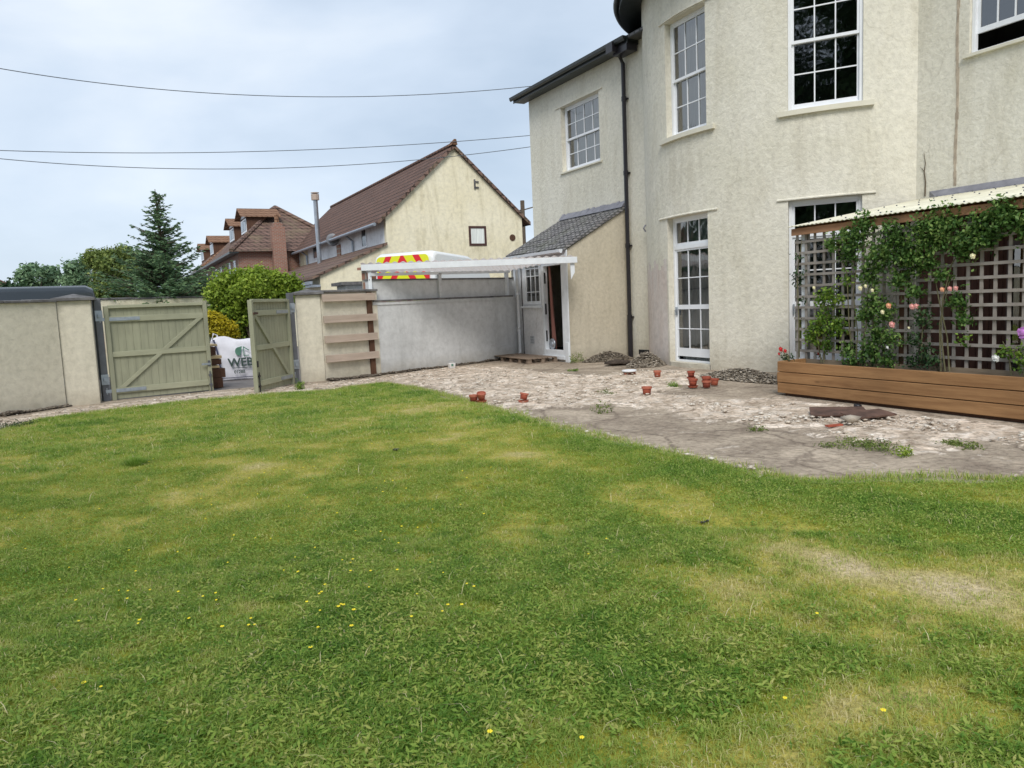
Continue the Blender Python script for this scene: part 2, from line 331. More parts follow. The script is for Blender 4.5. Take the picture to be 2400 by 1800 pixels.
pl2 = mixc(N_, L_, mathn(N_, L_, 'MULTIPLY', ramp(N_, L_, v2.outputs['Distance'], [(.01, (1, 1, 1)), (.06, (0, 0, 0))]), .45), pl2, (.20, .15, .11))
conc = mixc(N_, L_, mathn(N_, L_, 'MULTIPLY', ramp(N_, L_, v3.outputs['Distance'], [(.0, (1, 1, 1)), (.02, (0, 0, 0))]), .6), conc, (.12, .09, .07))
col = mixc(N_, L_, f, conc, pl2)
col = mixc(N_, L_, .75, col, ramp(N_, L_, d2, [(.3, (.38, .36, .33)), (.5, (.98, .97, .96)), (.7, (1.35, 1.32, 1.28))]), 'MULTIPLY')
L_.new(col, b.inputs['Base Color']); b.inputs['Roughness'].default_value = .95; setsock(b, 'Specular IOR Level', .2)
bump(N_, L_, b, mathn(N_, L_, 'ADD', d2, mathn(N_, L_, 'MULTIPLY', d3, 1.5)), .7, .04)
M['patio'] = m

# ---------------------------------------------------------------- mesh helpers
class MB:
    def __init__(s): s.v = []; s.f = []
    def add(s, vs, fs):
        o = len(s.v); s.v += [tuple(map(float, p)) for p in vs]; s.f += [tuple(i+o for i in f) for f in fs]; return s
    def box(s, x0, x1, y0, y1, z0, z1):
        return s.hexa([(x0, y0, z0), (x1, y0, z0), (x1, y1, z0), (x0, y1, z0), (x0, y0, z1), (x1, y0, z1), (x1, y1, z1), (x0, y1, z1)])
    def hexa(s, p):
        return s.add(p, [(0, 3, 2, 1), (4, 5, 6, 7), (0, 1, 5, 4), (1, 2, 6, 5), (2, 3, 7, 6), (3, 0, 4, 7)])
    def quad(s, a, b, c, d): return s.add([a, b, c, d], [(0, 1, 2, 3)])
    def prism(s, poly, z0, z1):
        n = len(poly); v = [(p[0], p[1], z0) for p in poly]+[(p[0], p[1], z1) for p in poly]
        return s.add(v, [tuple(range(n))[::-1], tuple(range(n, 2*n))]+[(i, (i+1) % n, n+(i+1) % n, n+i) for i in range(n)])
    def extr(s, poly, d):            # polygon of 3D points pushed along d
        n = len(poly); v = list(poly)+[tuple(np.array(p)+np.array(d)) for p in poly]
        return s.add(v, [tuple(range(n))[::-1], tuple(range(n, 2*n))]+[(i, (i+1) % n, n+(i+1) % n, n+i) for i in range(n)])
    def tube(s, pts, r, n=8, cap=True):
        pts = [Vector(p) for p in pts]; rr = r if isinstance(r, (list, tuple)) else [r]*len(pts); o = len(s.v)
        for i, p in enumerate(pts):
            t = (pts[min(i+1, len(pts)-1)]-pts[max(i-1, 0)]).normalized()
            a = Vector((0, 0, 1)) if abs(t.z) < .9 else Vector((1, 0, 0))
            u = t.cross(a).normalized(); w = t.cross(u)
            for k in range(n):
                q = p+(u*cos(2*pi*k/n)+w*sin(2*pi*k/n))*rr[i]; s.v.append(tuple(q))
        for i in range(len(pts)-1):
            for k in range(n):
                s.f.append((o+i*n+k, o+i*n+(k+1) % n, o+(i+1)*n+(k+1) % n, o+(i+1)*n+k))
        if cap:
            s.f.append(tuple(o+k for k in range(n))); s.f.append(tuple(o+(len(pts)-1)*n+k for k in range(n))[::-1])
        return s
    def lathe(s, prof, c=(0, 0, 0), n=20, axis='z'):
        o = len(s.v)
        for r, z in prof:
            for k in range(n):
                a = 2*pi*k/n; p = (r*cos(a), r*sin(a), z) if axis == 'z' else (r*cos(a), z, r*sin(a))
                s.v.append((c[0]+p[0], c[1]+p[1], c[2]+p[2]))
        for i in range(len(prof)-1):
            for k in range(n): s.f.append((o+i*n+k, o+i*n+(k+1) % n, o+(i+1)*n+(k+1) % n, o+(i+1)*n+k))
        return s
    def build(s, name, mat, parent=None, bevel=0, smooth=False, loc=None, rz=None):
        me = D.meshes.new(name); me.from_pydata(s.v, [], s.f); me.update()
        if mat is not None: me.materials.append(M[mat] if isinstance(mat, str) else mat)
        o = D.objects.new(name, me); COL.objects.link(o)
        if parent: o.parent = parent
        if loc is not None: o.location = loc
        if rz is not None: o.rotation_euler = (0, 0, rz)
        if bevel:
            b = o.modifiers.new('bevel', 'BEVEL'); b.width = bevel; b.segments = 2; b.limit_method = 'ANGLE'
        if smooth:
            me.polygons.foreach_set('use_smooth', [True]*len(me.polygons))
        return o
def tag(o, label=None, cat=None, group=None, kind=None):
    for k, v in (('label', label), ('category', cat), ('group', group), ('kind', kind)):
        if v: o[k] = v
    return o
def empty(name, loc=(0, 0, 0), rz=0, label=None, cat=None, group=None, scale=1):
    o = D.objects.new(name, None); COL.objects.link(o); o.location = tuple(loc); o.rotation_euler = (0, 0, rz); o.empty_display_size = .3
    o.scale = (scale,)*3
    return tag(o, label, cat, group)
def copy_tree(o, parent=None):
    c = o.copy(); COL.objects.link(c)
    if parent: c.parent = parent
    for ch in list(o.children): copy_tree(ch, c)
    return c
def npmesh(name, verts, faces_flat, nper, mat, parent=None, attrs=None, smooth=False, loc=None):
    me = D.meshes.new(name); nf = len(faces_flat)//nper
    me.vertices.add(len(verts)); me.vertices.foreach_set('co', np.asarray(verts, np.float32).ravel())
    me.loops.add(nf*nper); me.loops.foreach_set('vertex_index', np.asarray(faces_flat, np.int32))
    me.polygons.add(nf); me.polygons.foreach_set('loop_start', np.arange(0, nf*nper, nper, dtype=np.int32))
    try: me.polygons.foreach_set('loop_total', np.full(nf, nper, np.int32))
    except Exception: pass
    if smooth: me.polygons.foreach_set('use_smooth', np.ones(nf, bool))
    me.update(calc_edges=True)
    for k, v in (attrs or {}).items():
        a = me.attributes.new(k, 'FLOAT', 'POINT'); a.data.foreach_set('value', np.asarray(v, np.float32))
    me.materials.append(M[mat]); o = D.objects.new(name, me); COL.objects.link(o)
    if parent: o.parent = parent
    if loc is not None: o.location = loc
    return o
def leafquads(pos, nrm, size, tint, asp=.55):
    n = len(pos); r = RNG.normal(size=(n, 3)); t = np.cross(nrm, r); t /= np.linalg.norm(t, axis=1, keepdims=True)+1e-9
    bb = np.cross(nrm, t); s = size[:, None]
    v = np.stack([pos-t*s*.5, pos+bb*s*asp*.5+nrm*s*.06, pos+t*s*.5, pos-bb*s*asp*.5+nrm*s*.06], 1).reshape(-1, 3)
    return v, np.arange(4*n), np.repeat(tint, 4)
def foliage(name, blobs, n, size, mat, parent, shell=.5, tvar=.5, up=.3, sag=0, asp=.55, split=0, gauss=False):
    bl = np.array(blobs, float)
    if split:
        if bl.shape[1] == 4: bl = np.concatenate([bl, bl[:, 3:4], bl[:, 3:4]], 1)
        k_ = np.repeat(np.arange(len(bl)), split); dd_ = RNG.normal(size=(len(k_), 3)); dd_ /= np.linalg.norm(dd_, axis=1, keepdims=True)
        nb_ = bl[k_].copy(); nb_[:, :3] += dd_*nb_[:, 3:6]*(.25+.85*RNG.random((len(k_), 1))); nb_[:, 3:6] *= .22+.36*RNG.random((len(k_), 1)); bl = nb_
    if bl.shape[1] == 4: bl = np.concatenate([bl, bl[:, 3:4], bl[:, 3:4]], 1)
    w = (bl[:, 3]*bl[:, 4]*bl[:, 5])**.7; K = 5; n = n//K*K; ns = n//K; i = RNG.choice(len(bl), ns, p=w/w.sum())
    d = RNG.normal(size=(ns, 3)); dl = np.linalg.norm(d, axis=1, keepdims=True)
    if gauss: off = d*.52; d = d/dl
    else:
        d = d/dl; off = d*(RNG.random((ns, 1))**(shell*.6))*(1+.18*np.sin(d[:, :1]*7+i[:, None])*np.cos(d[:, 2:]*6+i[:, None]*2))*(1+.16*RNG.normal(size=(ns, 1)))
    sp = bl[i, :3]+off*bl[i, 3:6]; sp[:, 2] -= sag*RNG.random(ns)
    ax = RNG.normal(size=(ns, 3))+d*.8; ax[:, 2] += .3; ax /= np.linalg.norm(ax, axis=1, keepdims=True)
    sp = np.repeat(sp, K, 0); ax = np.repeat(ax, K, 0); d = np.repeat(d, K, 0); i = np.repeat(i, K)
    kk = np.tile(np.arange(K), ns)[:, None]
    pos = sp+ax*(kk-2)*size*.55+RNG.normal(size=(n, 3))*size*.45
    nr = d*.5+RNG.normal(size=(n, 3))*.65; nr[:, 2] += up; nr /= np.linalg.norm(nr, axis=1, keepdims=True)
    bt = RNG.random(len(bl)); st_ = np.repeat(RNG.random(ns), K)
    tint = np.clip(.48+tvar*.7*(RNG.random(n)-.5)+.5*(st_-.5)+.25*(bt[i]-.5)+.1*d[:, 2], 0, 1)
    v, f, t = leafquads(pos, nr, size*(.6+.8*RNG.random(n)), tint, asp)
    return npmesh(name, v, f, 4, mat, parent, {'tint': t})
def rocks(name, pos, size, mat, parent=None, tint=None, flat=.6):
    base = np.array([(1, 0, 0), (-1, 0, 0), (0, 1, 0), (0, -1, 0), (0, 0, 1), (0, 0, -1), (.7, .7, .5), (-.7, .7, .5), (.7, -.7, .5), (-.7, -.7, .5)], float)
    fc = [(6, 4, 0), (6, 0, 2), (6, 2, 4), (7, 4, 2), (7, 2, 1), (7, 1, 4), (8, 4, 3), (8, 3, 0), (8, 0, 4), (9, 4, 1), (9, 1, 3), (9, 3, 4), (0, 5, 2), (2, 5, 1), (1, 5, 3), (3, 5, 0)]
    # faces around top are split so every edge closes; the body is convex enough for a chip of stone
    n = len(pos); a = RNG.random(n)*2*pi; sc = np.asarray(size)[:, None, None]*(.75+.5*RNG.random((n, 10, 1)))
    v = base[None]*np.stack([.7+.6*RNG.random((n)), .7+.6*RNG.random((n)), flat*(.6+.6*RNG.random(n))], 1)[:, None, :]*sc
    ca, sa = np.cos(a)[:, None], np.sin(a)[:, None]
    vx = v[:, :, 0]*ca-v[:, :, 1]*sa; vy = v[:, :, 0]*sa+v[:, :, 1]*ca
    v = np.stack([vx, vy, v[:, :, 2]], 2)+np.asarray(pos)[:, None, :]
    f = (np.array(fc)[None]+np.arange(n)[:, None, None]*10).ravel()
    t = np.repeat(RNG.random(n) if tint is None else tint, 10)
    return npmesh(name, v.reshape(-1, 3), f, 3, mat, parent, {'tint': t})

# ================================================================ THE SETTING
gr = MB(); gr.quad((-400, -200, -.09), (400, -200, -.09), (400, 900, -.09), (-400, 900, -.09))
tag(gr.build('ground', 'asphalt'), kind='structure')

# survey points along the boundary
Lw0 = G(0, 975.6); pilL = G(157, 952.6); pilR = G(236, 945.8); g1L = G(249.5, 940); g2h = G(690, 899)
p2L = G(706, 897); p2R = G(764, 893); wE = G(884, 879.5); gwE = G(1204, 840)
wdir = azd(29); Lfar = Lw0-wdir*9
HO = np.array([3.07, 19.94, 0.]); HU = np.array([.454, -.891, 0.]); HU /= np.linalg.norm(HU); HV = np.array([HU[1], -HU[0], 0.])
HR = math.atan2(HU[1], HU[0])
def hw(u, v, z=0): return HO+HU*u+HV*v+np.array([0, 0, z])

lawn_edge_px = [(0, 1014), (45, 1000), (80, 988), (150, 977), (250, 964), (400, 947), (480, 938), (581, 929), (694, 921), (773, 918), (840, 906), (900, 899), (1008, 919), (1106, 946), (1198, 971), (1253, 987), (1361, 1014), (1500, 1047), (1626, 1079), (1784, 1112), (1829, 1121), (1908, 1130), (1990, 1126), (2207, 1120), (2400, 1126)]
LE = [G(*p)[:2] for p in lawn_edge_px]
LE = [LE[0]+np.array([-7., -11.])]+LE+[LE[-1]+np.array([6., -1.5])]
LPOLY = LE+[np.array([14., -8.]), np.array([-20., -8.])]

def dryness(x, y):
    """how straw-like the turf is at each spot (0 lush .. 1 straw), read off the photograph's patches"""
    d = .35+.36*(fbm(x*.8+3, y*.8+1, 5)-.5)+.6*(fbm(x*2.6+8, y*2.6, 4)-.5)
    rg = .45+1.1*fbm(x*2.3+5, y*2.3, 4)
    for px, py, r, a in DRY:
        q = G(px, py); el = r
        d = d+a*(.78 if a > 0 else .85)*rg*np.exp(-((x-q[0])**2+(y-q[1])**2)/(el*el))
    return d
DRY = [(1000, 960, .9, .38), (1100, 1010, .8, .38), (1200, 1060, .6, .3), (880, 985, .7, .2), (1750, 1240, .45, .38), (1950, 1330, .4, .42), (2150, 1380, .4, .4), (2350, 1420, .5, .35), (1600, 1200, .4, .28), (1500, 1140, .4, .2),
       (1850, 1280, .35, .3), (1250, 1260, .25, .3), (1150, 1440, .15, .25), (1720, 1400, .3, .3), (2300, 1600, .4, .25), (1950, 1650, .3, .2), (2100, 1500, .3, .2), (500, 1170, .6, .2), (600, 1100, .5, .15),
       (1000, 925, .5, -.35), (1200, 990, .5, -.38), (1400, 1040, .45, -.4), (1600, 1110, .4, -.42), (1800, 1150, .4, -.4), (2000, 1180, .4, -.4), (2200, 1200, .5, -.42), (2380, 1250, .45, -.3), (1350, 1480, .4, -.32), (1100, 1600, .5, -.3), (800, 1600, .6, -.25),
       (700, 1500, .5, -.2), (1450, 1560, .3, -.3), (1650, 1620, .3, -.3), (900, 1750, .4, -.35), (200, 1740, .4, -.2), (560, 1330, .5, -.22), (320, 1090, .18, -.45), (200, 1000, .5, -.2), (1900, 1560, .25, -.2), (1000, 1350, .6, -.1), (100, 1340, .4, -.25)]
def lawn_z(x, y):
    ins = inpoly(x, y, LPOLY); dd = pdist(x, y, LE); dd = dd+.14*(fbm(x*6, y*6, 3)-.5)+.3*(fbm(x*1.7, y*1.7, 3)-.5)
    sd = np.where(ins, dd, -dd)
    return -.035+.055*sstep(-.02, .12, sd)+.02*(fbm(x*1.5, y*1.5, 3)-.5)*sstep(.2, .8, sd), sd
def grid(x0, x1, y0, y1, st):
    xs = np.arange(x0, x1+st, st); ys = np.arange(y0, y1+st, st); X, Y = np.meshgrid(xs, ys, indexing='ij')
    nx, ny = X.shape; i = np.arange(nx-1)[:, None]*ny+np.arange(ny-1)[None]
    return X, Y, np.stack([i, i+ny, i+ny+1, i+1], 2)
# lawn sheet
X, Y, Fq = grid(-16, 11, -6, 18.2, .09)
Z, sd = lawn_z(X, Y)
keep = (sd > -.35); fk = keep[:-1, :-1] & keep[1:, :-1] & keep[:-1, 1:] & keep[1:, 1:]
dry = np.clip(dryness(X, Y), 0, 1)
tag(npmesh('lawn', np.stack([X, Y, Z], 2).reshape(-1, 3), Fq[fk].ravel(), 4, 'lawn', None, {'dry': dry.ravel()}, True), kind='structure')
# patio sheet
PALE = [[(900, 886), (1000, 868), (1100, 858), (1190, 862), (1290, 876), (1420, 882), (1500, 870), (1600, 868), (1640, 878), (1600, 905), (1530, 925), (1650, 930), (1720, 950), (1720, 972), (1790, 990), (1640, 985), (1560, 962), (1420, 945), (1330, 958), (1180, 955), (1100, 928), (1000, 908)],
        [(-400, 1050), (0, 983), (157, 960), (250, 950), (481, 922), (700, 905), (884, 886), (980, 880), (900, 893), (773, 915), (694, 920), (592, 928), (400, 946), (250, 963), (150, 976), (0, 1003), (-400, 1080)],
        [(1590, 945), (1830, 935), (2400, 1006), (2900, 1070), (2900, 1090), (2400, 1044), (2300, 1035), (2200, 1052), (2190, 1066), (2100, 1052), (2010, 1035), (1880, 1010), (1780, 1000), (1700, 975)],
        [(1180, 962), (1253, 983), (1361, 1009), (1500, 1041), (1640, 1075), (1784, 1105), (1784, 1112), (1600, 1072), (1361, 1014), (1198, 971)]]
PALE = [[G(*p)[:2] for p in q] for q in PALE]
bound = [Lfar+azd(119)*-.3, Lw0, pilL, g1L, g2h, p2R, wE, gwE, hw(-2.8, 1.7), hw(0, 1.7), hw(0, 0), hw(1, -.3), hw(3.6, .7), hw(6.2, -.1), hw(7.3, -1.2), hw(15, -1.2)]
PP = [b[:2]+np.array([0, 0]) for b in bound]+[hw(15, 9)[:2], np.array([12., 2.]), np.array([-16., -2.]), np.array([-20., 2.])]
X, Y, Fq = grid(-12, 9.5, 3.5, 22, .045)
_, sd = lawn_z(X, Y)
pale = np.full(X.shape, -1.)
for q in PALE:
    dd = pdist(X, Y, q, True); s_ = np.where(inpoly(X, Y, q), dd, -dd); pale = np.maximum(pale, sstep(-.35, .3, s_)*2-1)
pale = pale*.5+.5
nn = fbm(X*3.2, Y*3.2, 4); n3 = fbm(X*11, Y*11, 3)
pm = sstep(.42, .6, pale*.8+.5*(nn-.35))
Z = .0+pm*(.008+.03*np.maximum(n3-.42, 0)+.02*(nn-.4))+.012*(fbm(X*.7, Y*.7, 3)-.5)
keep = (inpoly(X, Y, PP) | (pdist(X, Y, PP, True) < .12)) & (sd < .3)
fk = keep[:-1, :-1] & keep[1:, :-1] & keep[:-1, 1:] & keep[1:, 1:]
pv = .20+.56*pale+.3*(fbm(X*1.3+4, Y*1.3, 4)-.5)
tag(npmesh('patio', np.stack([X, Y, Z], 2).reshape(-1, 3), Fq[fk].ravel(), 4, 'patio', None, {'pale': pv.ravel()}, True), kind='structure')
road = MB(); a = PP[0]
rp = [b[:2] for b in bound[:8]]
road.add([(p[0], p[1], -.012) for p in rp]+[(p[0]-30, p[1]+45, -.012) for p in rp[::-1]], [tuple(range(16))])
tag(road.build('road', 'asphalt'), kind='structure')

# chips of mortar on the patio
def scatter_poly(poly, n):
    p = np.array(poly); lo = p.min(0); hi = p.max(0); out = []
    while sum(map(len, out)) < n:
        q = lo+(hi-lo)*RNG.random((n*3, 2)); out.append(q[inpoly(q[:, 0], q[:, 1], poly)])
    return np.concatenate(out)[:n]
pts = np.concatenate([scatter_poly(PALE[0], 2600), scatter_poly(PALE[1], 900), scatter_poly(PALE[2], 1800), scatter_poly(PALE[3], 90)])
pts = pts[(fbm(pts[:, 0]*2.2, pts[:, 1]*2.2, 3) > .44)]
sz = .006+.028*RNG.random(len(pts))**4+.007*RNG.random(len(pts))
tag(rocks('rubble', np.column_stack([pts, .02+.02*RNG.random(len(pts))]), sz, 'palerubble', None, None, .5), 'pale broken mortar chips strewn over the stripped patio', 'rubble', None, 'stuff')
stripn = 900
for nm, a_, b_, wd, lab in (('leaf_litter', p2R, wE, .22, 'dark leaf litter at the foot of the boarded wall section'), ('leaf_litter', wE, gwE, .12, 'dark debris along the foot of the grey wall'), ('leaf_litter', Lw0, pilL, .12, 'dark debris along the foot of the cream wall left of the gates')):
    t = RNG.random(stripn)[:, None]; dv = (b_-a_)[:2]; nv = np.array([dv[1], -dv[0]])/np.hypot(*dv)
    q = a_[:2]+dv*t+nv*(RNG.random((stripn, 1))**1.6*wd+.02)
    hh = .01+.07*RNG.random(stripn)*(fbm(q[:, 0]*4, q[:, 1]*4, 2))
    tag(rocks(nm, np.column_stack([q, hh]), .012+.025*RNG.random(stripn), 'rubble', None, .45*RNG.random(stripn), .5), lab, 'litter', None, 'stuff')

# rubble heaps
def heap(px, py, rx, ry, h, n, lab, az=0, tlo=.1, thi=.9, mat='rubble'):
    c = G(px, py); u = azd(az); w = azd(az+90)
    a = RNG.random(n)*2*pi; r = np.sqrt(RNG.random(n)); x = r*np.cos(a); y = r*np.sin(a)
    q = c[None]+u[None]*(x*rx)[:, None]+w[None]*(y*ry)[:, None]; q[:, 2] = h*(1-r**1.5)*(.7+.5*RNG.random(n))+.01
    o = rocks('rubble_heap', q,   .009+.028*RNG.random(n)**2, mat, None, tlo+(thi-tlo)*RNG.random(n)**1.3, .4)
    return tag(o, lab, 'rubble heap', None, 'stuff')
heap(1425, 845, .75, .35, .2, 2200, 'dark rubble heap at the foot of the black downpipe', 60, .12, .75)
heap(1515, 858, .5, .35, .28, 1900, 'pale rubble heap left of the white glazed door', 60, .3, 1.)
heap(1745, 890, 1.15, .3, .17, 3600, 'rubble heap along the bow wall between door and planter', 153, .25, 1.)

# ---------------------------------------------------------------- grass
def grassfield(name, n, rmin, rmax, xlim, L0, w0, seglen, lab):
    out = []
    tot = 0
    while tot < n:
        m_ = n*2; r = np.sqrt(rmin**2+(rmax**2-rmin**2)*RNG.random(m_)); a = (RNG.random(m_)-.5)*radians(xlim)
        x = r*np.sin(a); y = r*np.cos(a); ok = inpoly(x, y, LPOLY); x = x[ok]; y = y[ok]
        dr = dryness(x, y)+.5*(fbm(x*5, y*5, 3)-.5)+.45*(fbm(x*16, y*16, 2)-.5)
        k = RNG.random(len(x)) < np.clip(1.15-dr*.9, .25, 1)
        out.append(np.column_stack([x[k], y[k], dr[k]])); tot += k.sum()
    P = np.concatenate(out)[:n]; x, y, dr = P.T; z, sd = lawn_z(x, y)
    clump = fbm(x*7+9, y*7, 3)
    edge = np.exp(-np.maximum(sd, 0)/.18)
    Ln = L0*(.5+.9*RNG.random(n))*(.25+1.5*clump)*(1.35-.6*np.clip(dr, 0, 1))*(1+.5*edge)
    tall = RNG.random(n) < .004; Ln = np.where(tall, Ln*2.4, Ln)
    ang = RNG.random(n)*2*pi; lean = .5+1.1*RNG.random(n)
    dx, dy = np.cos(ang)*lean, np.sin(ang)*lean
    wd = w0*(.6+.8*RNG.random(n)); sx, sy = -np.sin(ang)*wd, np.cos(ang)*wd
    b0 = np.column_stack([x-sx, y-sy, z-.005]); b1 = np.column_stack([x+sx, y+sy, z-.005])
    m0 = np.column_stack([x+dx*Ln*.35-sx*.8, y+dy*Ln*.35-sy*.8, z+Ln*.55]); m1 = m0+2*np.column_stack([sx, sy, 0*sx])*.8
    tp = np.column_stack([x+dx*Ln, y+dy*Ln, z+Ln*np.maximum(1.0-.45*lean, .15)])
    c2 = fbm(x*13+2, y*13, 2); tint = np.clip(.12+.62*np.clip(dr, -.1, 1)+.32*(RNG.random(n)-.5)+.5*(c2-.5), 0, .92)
    tint = np.where(RNG.random(n) < .035+.12*np.clip(dr-.3, 0, 1), .8+.2*RNG.random(n), tint)
    if seglen:
        v = np.stack([b0, b1, m1, m0, tp], 1).reshape(-1, 3); i = np.arange(n)[:, None]*5
        f = np.concatenate([i+np.array([0, 1, 2]), i+np.array([0, 2, 3]), i+np.array([3, 2, 4])], 1).ravel(); t = np.repeat(tint, 5)
    else:
        v = np.stack([b0, b1, tp], 1).reshape(-1, 3); f = np.arange(3*n); t = np.repeat(tint, 3)
    return tag(npmesh(name, v, f, 3, 'grasstuft', None, {'tint': t}), lab, 'grass', None, 'stuff')
grassfield('grass', 250000, 2.0, 5.2, 86, .027, .0017, True, 'short uneven grass on the near part of the lawn')
grassfield('grass', 190000, 5.2, 9.5, 84, .032, .0026, False, 'short grass across the middle of the lawn')
grassfield('grass', 210000, 9.5, 19, 84, .036, .0042, False, 'short grass on the far part of the lawn')
def edgegrass():
    P = []; E_ = np.array(LE)
    seg = np.linalg.norm(np.diff(E_, axis=0), axis=1); n = 26000; i = RNG.choice(len(seg), n, p=seg/seg.sum()); t = RNG.random((n, 1))
    q = E_[i]*(1-t)+E_[i+1]*t; dv = (E_[i+1]-E_[i])/seg[i][:, None]; nv = np.column_stack([-dv[:, 1], dv[:, 0]]); o = RNG.normal(size=(n, 1))*.09*(.3+1.6*fbm(q[:, 0]*3, q[:, 1]*3, 3)[:, None]); q = q+nv*(np.abs(o)-.06)
    x, y = q.T; z = np.full(n, .004); a = RNG.random(n)*2*pi; L_ = .03+.06*RNG.random(n)*fbm(x*4, y*4, 2); w = .0035*(.5+RNG.random(n)); ln = .3+.8*RNG.random(n)
    b0 = np.column_stack([x-np.sin(a)*w, y+np.cos(a)*w, z]); b1 = np.column_stack([x+np.sin(a)*w, y-np.cos(a)*w, z]); tp = np.column_stack([x+np.cos(a)*L_*ln, y+np.sin(a)*L_*ln, z+L_])
    tag(npmesh('grass', np.stack([b0, b1, tp], 1).reshape(-1, 3), np.arange(3*n), 3, 'grasstuft', None, {'tint': np.repeat(np.clip(.1+.6*RNG.random(n), 0, 1), 3)}), 'ragged grass creeping over the edge of the patio', 'grass', None, 'stuff')
edgegrass()
def stalks():
    n = 260; r = np.sqrt(4+(196-4)*RNG.random(n*4)**1.6); a = (RNG.random(n*4)-.5)*radians(84); x = r*np.sin(a); y = r*np.cos(a); k = inpoly(x, y, LPOLY); x, y = x[k][:n], y[k][:n]; n = len(x)
    z, _ = lawn_z(x, y); a = RNG.random(n)*2*pi; h = .035+.05*RNG.random(n); l = .7+1.1*RNG.random(n); w = .0009+.00012*np.hypot(x, y)
    sx, sy = -np.sin(a)*w, np.cos(a)*w; V = []
    b0 = np.column_stack([x-sx, y-sy, z]); b1 = np.column_stack([x+sx, y+sy, z]); m = np.column_stack([x+np.cos(a)*h*l*.4, y+np.sin(a)*h*l*.4, z+h*.7]); s_ = np.column_stack([sx, sy, 0*sx]); tp = np.column_stack([x+np.cos(a)*h*l, y+np.sin(a)*h*l, z+h])
    v = np.stack([b0, b1, m+s_*1.3, m-s_*1.3, tp], 1).reshape(-1, 3); i = np.arange(n)[:, None]*5
    tag(npmesh('grass', v, np.concatenate([i+np.array([0, 1, 2]), i+np.array([0, 2, 3]), i+np.array([3, 2, 4])], 1).ravel(), 3, 'grasstuft', None, {'tint': np.repeat(.75+.25*RNG.random(n), 5)}), 'pale dry grass stalks standing above the lawn', 'grass', None, 'stuff')
stalks()
# broad-leaved weeds (yarrow, clover) in the lush patches
n = 210000; r = np.sqrt(2.0**2+(8.5**2-2.0**2)*RNG.random(n*3)**1.3); a = (RNG.random(n*3)-.5)*radians(86); x = r*np.sin(a); y = r*np.cos(a)
k = inpoly(x, y, LPOLY) & (dryness(x, y)+.5*(fbm(x*3, y*3, 3)-.5)+.5*(fbm(x*12, y*12, 2)-.5) < .41); x = x[k][:n]; y = y[k][:n]; n = len(x)
z, _ = lawn_z(x, y); pos = np.column_stack([x, y, z+.008+.028*RNG.random(n)])
nr = RNG.normal(size=(n, 3))*.55; nr[:, 2] += 1; nr /= np.linalg.norm(nr, axis=1, keepdims=True)
v, f, t = leafquads(pos, nr, .009+(.012+.020*np.exp(-np.maximum(np.hypot(x, y)-3, 0)/2.5))*RNG.random(n), np.clip(.02+.5*RNG.random(n)+.5*(fbm(x*9, y*9, 2)-.5), 0, 1), .32)
tag(npmesh('clover', v, f, 4, 'grasstuft', None, {'tint': t}), 'feathery broad-leaved weeds in the lusher parts of the lawn', 'weeds', None, 'stuff')
# yellow flowers
fl = MB(); fm = []
spots = [(240, 1640), (200, 1630), (180, 1430), (320, 1360), (980, 1255), (1380, 1320), (1040, 1365), (1010, 1340), (1150, 1750), (1365, 1765), (1840, 1670), (2070, 1700), (1915, 1465), (870, 1360), (730, 1545), (600, 1280), (590, 1475), (1080, 1200), (1095, 1135), (660, 1085), (350, 1140), (390, 1150), (60, 1230), (420, 1410)]
for i in range(110): spots.append((random.gauss(620, 330), random.uniform(1040, 1500)))
for px, py in spots:
    q = G(px, py)
    if not (q[1] > 1.8): continue
    rr = (.004+.0035*random.random())*(1 if q[1] > 4 else 1.3)
    for k in range(5):
        a = 2*pi*k/5; c = np.array([q[0]+cos(a)*rr*.7, q[1]+sin(a)*rr*.7, .058])
        fl.add([c+np.array([-rr*.5, 0, .002]), c+np.array([0, -rr*.5, 0]), c+np.array([rr*.5, 0, .002]), c+np.array([0, rr*.5, .004])], [(0, 1, 2, 3)])
tag(fl.build('buttercups', 'f_yellow'), 'tiny yellow flowers dotted through the lawn', 'flowers', None, 'stuff')
for px, py, lab in ((927, 1063, 'small black object lying in the grass in the middle of the lawn'), (1652, 1237, 'tiny black object lying in the dry grass on the right of the lawn')):
    q = G(px, py); o = rocks('black_scrap', np.array([[q[0], q[1], .04], [q[0]+.022, q[1]+.005, .045], [q[0]-.016, q[1]+.01, .035]]), np.array([.03, .02, .02])*(1 if py < 1100 else .5), 'black', None, None, .8); tag(o, lab, 'scrap')

def tuft(px, py, r, h, n, mat, lab, nm='weed', cat='weed'):
    q = G(px, py); e = empty(nm, q, 0, lab, cat)
    if mat != 'grasstuft':
        bl = [(random.gauss(0, r*.45), random.gauss(0, r*.45), h*random.uniform(.15, .5), r*.45, r*.45, h*.4) for _ in range(5)]+[(0, 0, h*.55, r*.25, r*.25, h*.5)]
        foliage('leaves', bl, n*4, .03 if h > .12 else .022, mat, e, 1, .9, .4, 0, .5, 0, True); return e
    a = RNG.random(n)*2*pi; ll = h*(.5+.7*RNG.random(n)); rr = r*RNG.random(n)
    b = np.column_stack([np.cos(a)*rr*.5, np.sin(a)*rr*.5, 0*a]); tp = np.column_stack([np.cos(a)*rr*1.2, np.sin(a)*rr*1.2, ll]); w = np.column_stack([-np.sin(a), np.cos(a), 0*a])*.004
    v = np.stack([b-w, b+w, tp], 1).reshape(-1, 3); npmesh('leaves', v, np.arange(3*n), 3, mat, e, {'tint': np.repeat(.35*RNG.random(n), 3)}); return e
